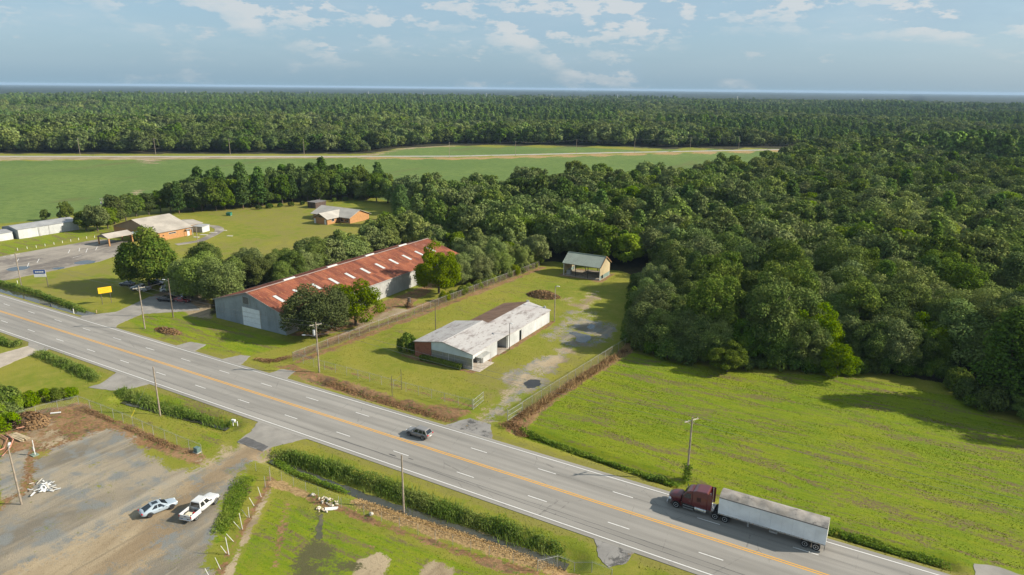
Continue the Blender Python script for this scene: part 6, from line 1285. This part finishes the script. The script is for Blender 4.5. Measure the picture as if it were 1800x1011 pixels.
def car(name, label, cat, loc, rz, kind, col, rim=RIM, group=None, roofm=None):
    o = thing(name, label, cat, loc, rz, group); m = paintmat('paint_' + '_'.join('%03d' % int(c * 1000) for c in col), col)
    if kind == 'sedan':
        st = [(-2.36, .62, .42, .80), (-2.28, .80, .34, .94), (-1.9, .89, .28, 1.0), (-1.0, .915, .22, .99), (.3, .915, .22, .96), (1.05, .91, .22, .92), (1.6, .89, .24, .85), (2.1, .82, .28, .76), (2.34, .66, .34, .64)]; r = .335; ax = (-1.38, 1.40); tw = .80
        gh = (-2.12, 1.12, .90, .80, -.85, .18, 1.43, .59, ((.30, .56), (.58, .86)))
    elif kind == 'suv':
        st = [(-2.32, .70, .45, .95), (-2.24, .86, .38, 1.10), (-1.8, .93, .30, 1.10), (-.9, .95, .27, 1.07), (.3, .95, .27, 1.05), (1.05, .94, .27, 1.04), (1.65, .92, .29, .99), (2.1, .85, .33, .90), (2.32, .68, .40, .76)]; r = .375; ax = (-1.36, 1.42); tw = .82
        gh = (-2.2, 1.15, 1.02, .84, -1.72, .30, 1.66, .66, ((.06, .26), (.29, .55), (.58, .84)))
    elif kind == 'pickup':
        st = [(-1.0, .98, .50, 1.18), (-.4, 1.0, .45, 1.18), (.6, 1.0, .45, 1.17), (1.35, 1.0, .46, 1.16), (1.7, .99, .48, 1.15), (2.3, .97, .50, 1.11), (2.75, .92, .54, 1.04), (2.9, .82, .60, .92)]; r = .42; ax = (-1.92, 1.92); tw = .86
        gh = (-1.0, 1.55, 1.12, .90, -.82, .72, 1.88, .72, ((.06, .40), (.45, .80)))
    b = MB().loft([ring(*q) for q in st]).build('body', m, o); subd(b, 1)
    for xx in ax:
        for s in (-1, 1):
            wy = s * tw; wheel(o, xx, wy, r, .24, rim)
            n = 14; arc = [(xx + (r + .07) * math.cos(PI * k / n), s * (tw + .10), r + (r + .07) * math.sin(PI * k / n)) for k in range(n + 1)]; MB().tube(arc, .045, 5).build('wheel_arch', BLK, o)
    greenhouse(o, m, *gh[:8], gh[8], roofm, kind == 'sedan')
    fx = st[-1][0]; fz = st[-2][3]; rx = st[0][0]; w = st[-2][1]
    for s in (-1, 1):
        MB().box(fx - .28, fx - .04, s * w * .62 - .16, s * w * .62 + .16, fz - .20, fz - .05).build('headlight', HEADL, o, bevel=.03)
        if kind == 'pickup': MB().box(-2.93, -2.86, s * .90 - .07, s * .90 + .07, .82, 1.12).build('taillight', REDL, o, bevel=.015)
        else: MB().box(rx - .0, rx + .16, s * .66 - .17, s * .66 + .17, st[1][3] - .22, st[1][3] - .06).build('taillight', REDL, o, bevel=.03)
        mx = gh[1] - .55 if kind != 'pickup' else .98; MB().box(mx - .08, mx + .1, min(s * .93, s * 1.12), max(s * .93, s * 1.12), gh[2] + .06, gh[2] + .22).build('mirror', m if kind != 'pickup' else BLK, o, bevel=.03)
        for u in (-.15, .75) if kind != 'pickup' else (.15, 1.0): MB().box(u - .09, u + .09, min(s * (st[3][1] - .005), s * (st[3][1] + .02)), max(s * (st[3][1] - .005), s * (st[3][1] + .02)), gh[2] - .20, gh[2] - .16).build('door_handle', BLK, o)
    MB().box(fx - .12, fx + .03, -.42, .42, st[-1][2] + .02, st[-1][2] + .20).build('grille', BLK, o, bevel=.02); MB().box((rx if kind != 'pickup' else -2.98) - .02, (rx if kind != 'pickup' else -2.98) + .1, -.28, .28, .62 if kind != 'pickup' else .55, .76 if kind != 'pickup' else .68).build('number_plate', SWH, o)
    if kind == 'pickup':
        for s in (-1, 1): MB().box(-2.86, -.98, min(s * .84, s * 1.0), max(s * .84, s * 1.0), .52, 1.17).build('bed_side', m, o, bevel=.03)
        tg = MB().box(-2.90, -2.80, -.86, .86, .66, 1.16).build('tailgate', m, o, bevel=.02); MB().box(-2.915, -2.895, -.13, .13, .98, 1.06).build('tailgate_handle', BLK, tg)
        MB().box(-2.82, -.98, -.85, .85, .50, .68).build('bed_floor', plain('bed_liner', (.05, .05, .052), .8), o); MB().box(-3.05, -2.86, -.88, .88, .45, .62).build('rear_bumper', CHROME, o, bevel=.03); MB().box(2.78, 2.98, -.92, .92, .42, .66).build('front_bumper', CHROME, o, bevel=.04); MB().box(-2.3, 2.3, -.7, .7, .32, .5).build('chassis', BLK, o)
        MB().box(.9, 1.45, -.62, .62, 1.165, 1.2).build('cowl', BLK, o)
    return o
def from_wheels(rear, front, side, tw):
    a = Vector(G(*rear)); b = Vector(G(*front)); d = (b - a).normalized(); rz = math.atan2(d.y, d.x); mid = (a + b) / 2; left = Vector((-d.y, d.x)); c = mid - left * side * tw
    return (c.x, c.y, hz_at(c.x, c.y) + .02), rz
l, rz = from_wheels((264.9, 909.5), (301.8, 895), -1, .84); car('parked_car', 'pale blue grey fastback car parked in the gravel yard', 'car', l, rz, 'sedan', (.30, .355, .40), DRIM)
lp, rzp = from_wheels((347.6, 912.5), (378.2, 887), -1, .92); pk = car('pickup_truck', 'white crew cab pickup truck parked in the gravel yard', 'pickup truck', lp, rzp, 'pickup', (.52, .52, .51))
cg = Matrix.Translation(lp) @ Matrix.Rotation(rzp, 4, 'Z')
for nm, lab, cat, bx, mt in (('cooler', 'cream cooler box in the bed of the white pickup', 'cooler', (-2.55, -1.85, -.35, .35, .68, 1.02), plain('cream_plastic', (.55, .50, .36), .5)), ('tool_box', 'dark tool box in the bed of the white pickup', 'tool box', (-1.75, -1.25, -.1, .5, .68, 1.0), BLK), ('fuel_can', 'small red fuel can in the bed of the white pickup', 'fuel can', (-1.95, -1.7, -.68, -.42, .68, 1.02), REDL), ('bucket', 'small white bucket in the bed of the white pickup', 'bucket', (-2.35, -2.1, -.7, -.45, .68, .96), SWH)):
    c_ = cg @ Vector(((bx[0] + bx[1]) / 2, (bx[2] + bx[3]) / 2, bx[4])); hx, hy = (bx[1] - bx[0]) / 2, (bx[3] - bx[2]) / 2; ob = thing(nm, lab, cat, tuple(c_), rzp); MB().box(-hx, hx, -hy, hy, 0, (bx[5] - bx[4]) * .8).build('body', mt, ob, bevel=.03); MB().box(-hx - .015, hx + .015, -hy - .015, hy + .015, (bx[5] - bx[4]) * .8, bx[5] - bx[4]).build('lid', mt, ob, bevel=.015)
l, rz = from_wheels((743.5, 774), (720, 767), 1, .86); car('suv', 'dark grey sport utility vehicle driving on the highway', 'car', (l[0], l[1], .03), PI, 'suv', (.185, .175, .165), RIM)
PARK = [((830, 800), R(20), 'sedan', (.012, .012, .014), 'black car parked on the asphalt forecourt', DRIM), ((1000, 745), R(15), 'suv', (.014, .014, .016), 'black sport utility vehicle under the forecourt oak', DRIM), ((1085, 812), R(10), 'sedan', (.20, .012, .014), 'dark red car half hidden by the forecourt oak', RIM), ((870, 645), R(60), 'suv', (.50, .52, .52), 'white car with teal tinted glass beside the black cars', RIM), ((985, 585), R(30), 'pickup', (.58, .58, .57), 'white pickup backed under the oak edge', RIM), ((925, 478), R(190), 'pickup', (.55, .55, .54), 'pickup with white bed behind the shade tree', RIM), ((690, 535), R(15), 'sedan', (.016, .022, .05), 'dark blue car in the shade tree shadow', RIM), ((430, 640), R(195), 'pickup', (.34, .35, .36), 'silver pickup parked under the big shade tree', RIM), ((215, 560), R(195), 'sedan', (.05, .055, .065), 'dark car at the far side under the big shade tree', RIM)]
for (cx, cyy), rz, k, colr, lab, rm in PARK:
    x, y = G(200 + cx / 8.945, 440 + cyy / 8.945); car('parked_car' if k != 'pickup' else 'pickup_truck', lab, 'car' if k != 'pickup' else 'pickup truck', (x, y, hz_at(x, y) + .05), rz, k, colr, rm, 'vehicles parked round the forecourt')
# --- semi truck
TY = 5.45; MAR = paintmat('maroon_paint', (.095, .012, .014), .28, 0, .7)
tk = thing('semi_truck', 'maroon sleeper cab semi truck driving on the highway', 'truck', (-20.75, TY, .03), PI)
hood = [(-.75, .98, 1.05, 2.08), (-.2, 1.0, .95, 2.04), (.4, 1.0, .90, 1.94), (.85, .95, .82, 1.80), (1.1, .84, .78, 1.62), (1.2, .66, .80, 1.42)]
b = MB().loft([ring(x, w * .96, zb, zt, .05, .80) for x, w, zb, zt in hood]).build('hood', MAR, tk); subd(b, 2)
for s in (-1, 1):
    n = 12; arc = [[(.0 + (.66 + d) * math.cos(PI * k / n), yy, .52 + (.62 + d) * math.sin(PI * k / n)) for yy, d in ((s * .82, .0), (s * 1.2, .0), (s * 1.22, .06), (s * .82, .10))] for k in range(n + 1)]; MB().loft(arc).build('fender', MAR, tk, smooth=False)
    MB().box(.78, 1.12, min(s * .70, s * 1.08), max(s * .70, s * 1.08), 1.02, 1.30).build('headlight', HEADL, tk, bevel=.06)
MB().box(1.12, 1.24, -.55, .55, .85, 1.55).build('grille', CHROME, tk, bevel=.04); bp = MB().box(1.10, 1.36, -1.22, 1.22, .38, .80).build('bumper', plain('bumper_grey', (.35, .36, .37), .35, .6), tk, bevel=.07)
cabp = [(-.75, 1.05), (-.70, 2.02), (-1.30, 2.92), (-1.75, 3.12), (-2.15, 3.18), (-2.15, 1.05)]
def extr(pts, w, w2=None): n = len(pts); w2 = w2 or w; return MB().add([(x, -w if z < 2.2 else -w2, z) for x, z in pts] + [(x, w if z < 2.2 else w2, z) for x, z in pts], [tuple(range(n)), tuple(range(2 * n - 1, n - 1, -1))] + [(i, n + i, n + (i + 1) % n, (i + 1) % n) for i in range(n)])
extr(cabp, 1.10, 1.0).build('cab', MAR, tk, bevel=.06)
extr([(-2.12, 1.0), (-2.12, 3.20), (-2.6, 3.42), (-4.05, 3.58), (-4.2, 3.45), (-4.2, 1.0)], 1.18, 1.12).build('sleeper', MAR, tk, bevel=.08)
for s in (-1, 1): MB().box(-4.75, -4.15, min(s * 1.12, s * 1.17), max(s * 1.12, s * 1.17), 1.1, 3.45).build('side_fairing', MAR, tk, bevel=.02)
A_ = [Vector((-.735, -.92, 2.06)), Vector((-.735, .92, 2.06)), Vector((-1.27, .82, 2.86)), Vector((-1.27, -.82, 2.86))]; nv = Vector((.83, 0, .55)).normalized() * .03
MB().add([p + nv for p in A_] + [p - nv for p in A_], [(0, 1, 2, 3), (7, 6, 5, 4), (0, 4, 5, 1), (1, 5, 6, 2), (2, 6, 7, 3), (3, 7, 4, 0)]).build('windshield', GLASS, tk)
for s in (-1, 1):
    w_ = [(-.98, 2.10), (-1.30, 2.72), (-1.92, 2.72), (-1.92, 2.02), (-1.1, 2.02)]; MB().add([(x, s * 1.115 - (z - 2.02) * .13 * s, z) for x, z in w_] + [(x, s * 1.05 - (z - 2.02) * .13 * s, z) for x, z in w_], [tuple(range(5)), tuple(range(9, 4, -1))] + [(i, 5 + i, 5 + (i + 1) % 5, (i + 1) % 5) for i in range(5)]).build('side_window', GLASS, tk)
    MB().box(-3.3, -2.75, min(s * 1.13, s * 1.19), max(s * 1.13, s * 1.19), 1.95, 2.55).build('sleeper_window', plain('dark_maroon', (.045, .012, .012), .4), tk)
    dr_ = MB().box(-1.98, -.85, min(s * 1.09, s * 1.125), max(s * 1.09, s * 1.125), 1.12, 1.96).build('door', MAR, tk, bevel=.012); MB().box(-1.9, -1.7, min(s * 1.12, s * 1.15), max(s * 1.12, s * 1.15), 1.62, 1.68).build('door_handle', CHROME, dr_)
    mr = MB().box(-.92, -.80, min(s * 1.28, s * 1.42), max(s * 1.28, s * 1.42), 2.0, 2.65).build('mirror', BLK, tk, bevel=.03); MB().tube([(-.86, s * 1.0, 2.3), (-.86, s * 1.34, 2.32)], .025, 5).build('mirror_arm', CHROME, mr)
    tkc = MB().tube([(-2.55, s * .92, .72), (-4.1, s * .92, .72)], .33, 18).build('fuel_tank', CHROME, tk)
    for xx in (-2.85, -3.8): MB().tube([(xx, s * .92, .72), (xx - .06, s * .92, .72)], .345, 18).build('tank_strap', GUT, tkc)
    for zz in (.42, .78): MB().box(-2.4, -.95, min(s * .78, s * 1.16), max(s * .78, s * 1.16), zz, zz + .06).build('step', STEEL, tk)
    MB().box(-2.45, -.9, min(s * .7, s * 1.05), max(s * .7, s * 1.05), .5, 1.1).build('step_box', BLK, tk)
    MB().box(-7.05, -.3, min(s * .38, s * .46), max(s * .38, s * .46), .78, 1.05).build('frame_rail', BLK, tk)
    wheel(tk, 0, s * 1.03, .52, .30, RIM)
    for xx in (-5.35, -6.65):
        wheel(tk, xx, s * 1.08, .52, .28, RIM); wheel(tk, xx, s * .76, .52, .28, RIM)
    MB().box(-7.25, -7.2, min(s * .7, s * 1.2), max(s * .7, s * 1.2), .35, 1.0).build('mud_flap', BLK, tk)
    MB().tube([(-4.45, s * .8, 1.0), (-4.45, s * .8, 3.5)], .07, 8).build('exhaust_stack', CHROME, tk)
MB().tube([(-5.35, -1.0, .52), (-5.35, 1.0, .52)], .1, 8).build('axle', BLK, tk); MB().tube([(-6.65, -1.0, .52), (-6.65, 1.0, .52)], .1, 8).build('axle', BLK, tk); MB().box(-6.6, -5.3, -.5, .5, 1.05, 1.18).build('fifth_wheel', BLK, tk, bevel=.03); MB().box(-5.0, -4.3, -.9, .9, 1.0, 1.08).build('deck_plate', STEEL, tk)
# --- trailer
TL = 13.3; tr = thing('semi_trailer', 'white bulk trailer with grey tarp cover behind the maroon truck', 'trailer', (-15.05, TY, .03), PI)
TW = tinmat('trailer_white', (.70, .73, .76), (.34, .36, .38), .15, .45, (.6, 3, 3)); ZB, ZT = 1.25, 3.55
for s in (-1, 1):
    npn = 10
    for k in range(npn): MB().box(-TL * (k + 1) / npn + .012, -TL * k / npn, min(s * 1.22, s * 1.28), max(s * 1.22, s * 1.28), ZB, ZT).build('side_panel', TW, tr)
    MB().box(-TL, 0, min(s * 1.25, s * 1.31), max(s * 1.25, s * 1.31), ZT, ZT + .12).build('top_rail', plain('rail_dark', (.10, .10, .10), .6), tr); MB().box(-TL, 0, min(s * 1.25, s * 1.30), max(s * 1.25, s * 1.30), ZB - .14, ZB + .02).build('bottom_rail', STEEL, tr)
    for k in range(24): MB().box(-.3 - k * .55, -.2 - k * .55, min(s * 1.30, s * 1.31), max(s * 1.30, s * 1.31), ZB - .02, ZB + .03).build('rail_clip', BLK, tr)
    for k in range(7): MB().box(-.6 - k * 2.0, -.5 - k * 2.0, min(s * 1.3, s * 1.32), max(s * 1.3, s * 1.32), ZB - .12, ZB - .06).build('marker_light', plain('amber_lens', (.5, .2, .02), .4), tr)
    MB().box(-TL + .3, -.4, min(s * .4, s * .5), max(s * .4, s * .5), .95, ZB - .1).build('frame_rail', GUT, tr)
    MB().box(-4.0, -3.8, min(s * .75, s * .9), max(s * .75, s * .9), .25, ZB).build('landing_leg', STEEL, tr)
    for xx in (-10.95, -12.25): wheel(tr, xx, s * 1.08, .51, .28, RIM); wheel(tr, xx, s * .76, .51, .28, RIM)
    MB().box(-TL + .05, -TL + .1, min(s * .72, s * 1.22), max(s * .72, s * 1.22), .3, 1.0).build('mud_flap', BLK, tr)
MB().box(-.08, 0, -1.22, 1.22, ZB, ZT + .05).build('front_wall', TW, tr); MB().box(-TL, -TL + .08, -1.22, 1.22, ZB - .1, ZT + .05).build('rear_gate', plain('rear_gate', (.58, .56, .52), .5), tr); MB().box(-TL, 0, -1.22, 1.22, ZB - .04, ZB + .08).build('floor', GUT, tr)
for xx in (-10.95, -12.25): MB().tube([(xx, -1, .51), (xx, 1, .51)], .1, 8).build('axle', BLK, tr)
MB().box(-8.5, -5.5, -.9, .9, .78, 1.05).build('under_hopper', plain('under_tan', (.26, .22, .17), .8), tr); MB().box(-7.6, -6.6, -1.15, 1.15, .62, .9).build('tool_tray', STEEL, tr)
rings = []; rgt = np.random.default_rng(4); nx_ = 48
for i in range(nx_ + 1):
    x = -TL * i / nx_; row = []
    for k in range(13):
        u = -1 + 2 * k / 12; sg_ = .09 * (vnoise(np.array([x * 1.0 + 50]), np.array([u * 1.6 + 9]), .8, 33)[0] - .5) + .05 * math.cos(x * 2 * PI / 1.9); row.append((x, u * 1.31, ZT + .10 + (.34 + sg_) * (1 - abs(u) ** 2.2)))
    rings.append(row)
t = NT('tarp_cloth'); c = t.mix(t.ss(t.noise(.55, 5, .6), .35, .65), (.175, .160, .140), (.285, .262, .235)); c = t.mix(t.ss(t.noise(.9, 5, .6, loc=(3, 1, 0)), .55, .72), c, (.10, .095, .09)); TARP = t.pbr(c, .85, 0, t.bump(t.noise(2.2, 4), .5, .08), .2)
MB().loft(rings, caps=False, closed=False).build('tarp', TARP, tr, smooth=True)
for x in (0.01, -TL): MB().add([(x, -1.3, ZT)] + [(x, (-1 + 2 * k / 12) * 1.3, ZT + .09 + .36 * (1 - abs(-1 + 2 * k / 12) ** 2.2)) for k in range(13)] + [(x, 1.3, ZT)], [tuple(range(15))]).build('tarp_end', TARP, tr)
# ------------------------------------------------------------------ haze
t = NT('haze_air'); v = t.n('ShaderNodeVolumePrincipled'); v.inputs['Color'].default_value = (.46, .65, .88, 1); v.inputs['Density'].default_value = HAZE_D; v.inputs['Anisotropy'].default_value = .0
t.t.links.new(v.outputs[0], t.out.inputs['Volume'])
hzb = MB().box(-19000, 19000, -19000, 19000, -2.2, 62).build('haze', t.m); hzb['kind'] = 'stuff'; tag(hzb, 'thin humid summer haze over the whole countryside', 'haze')
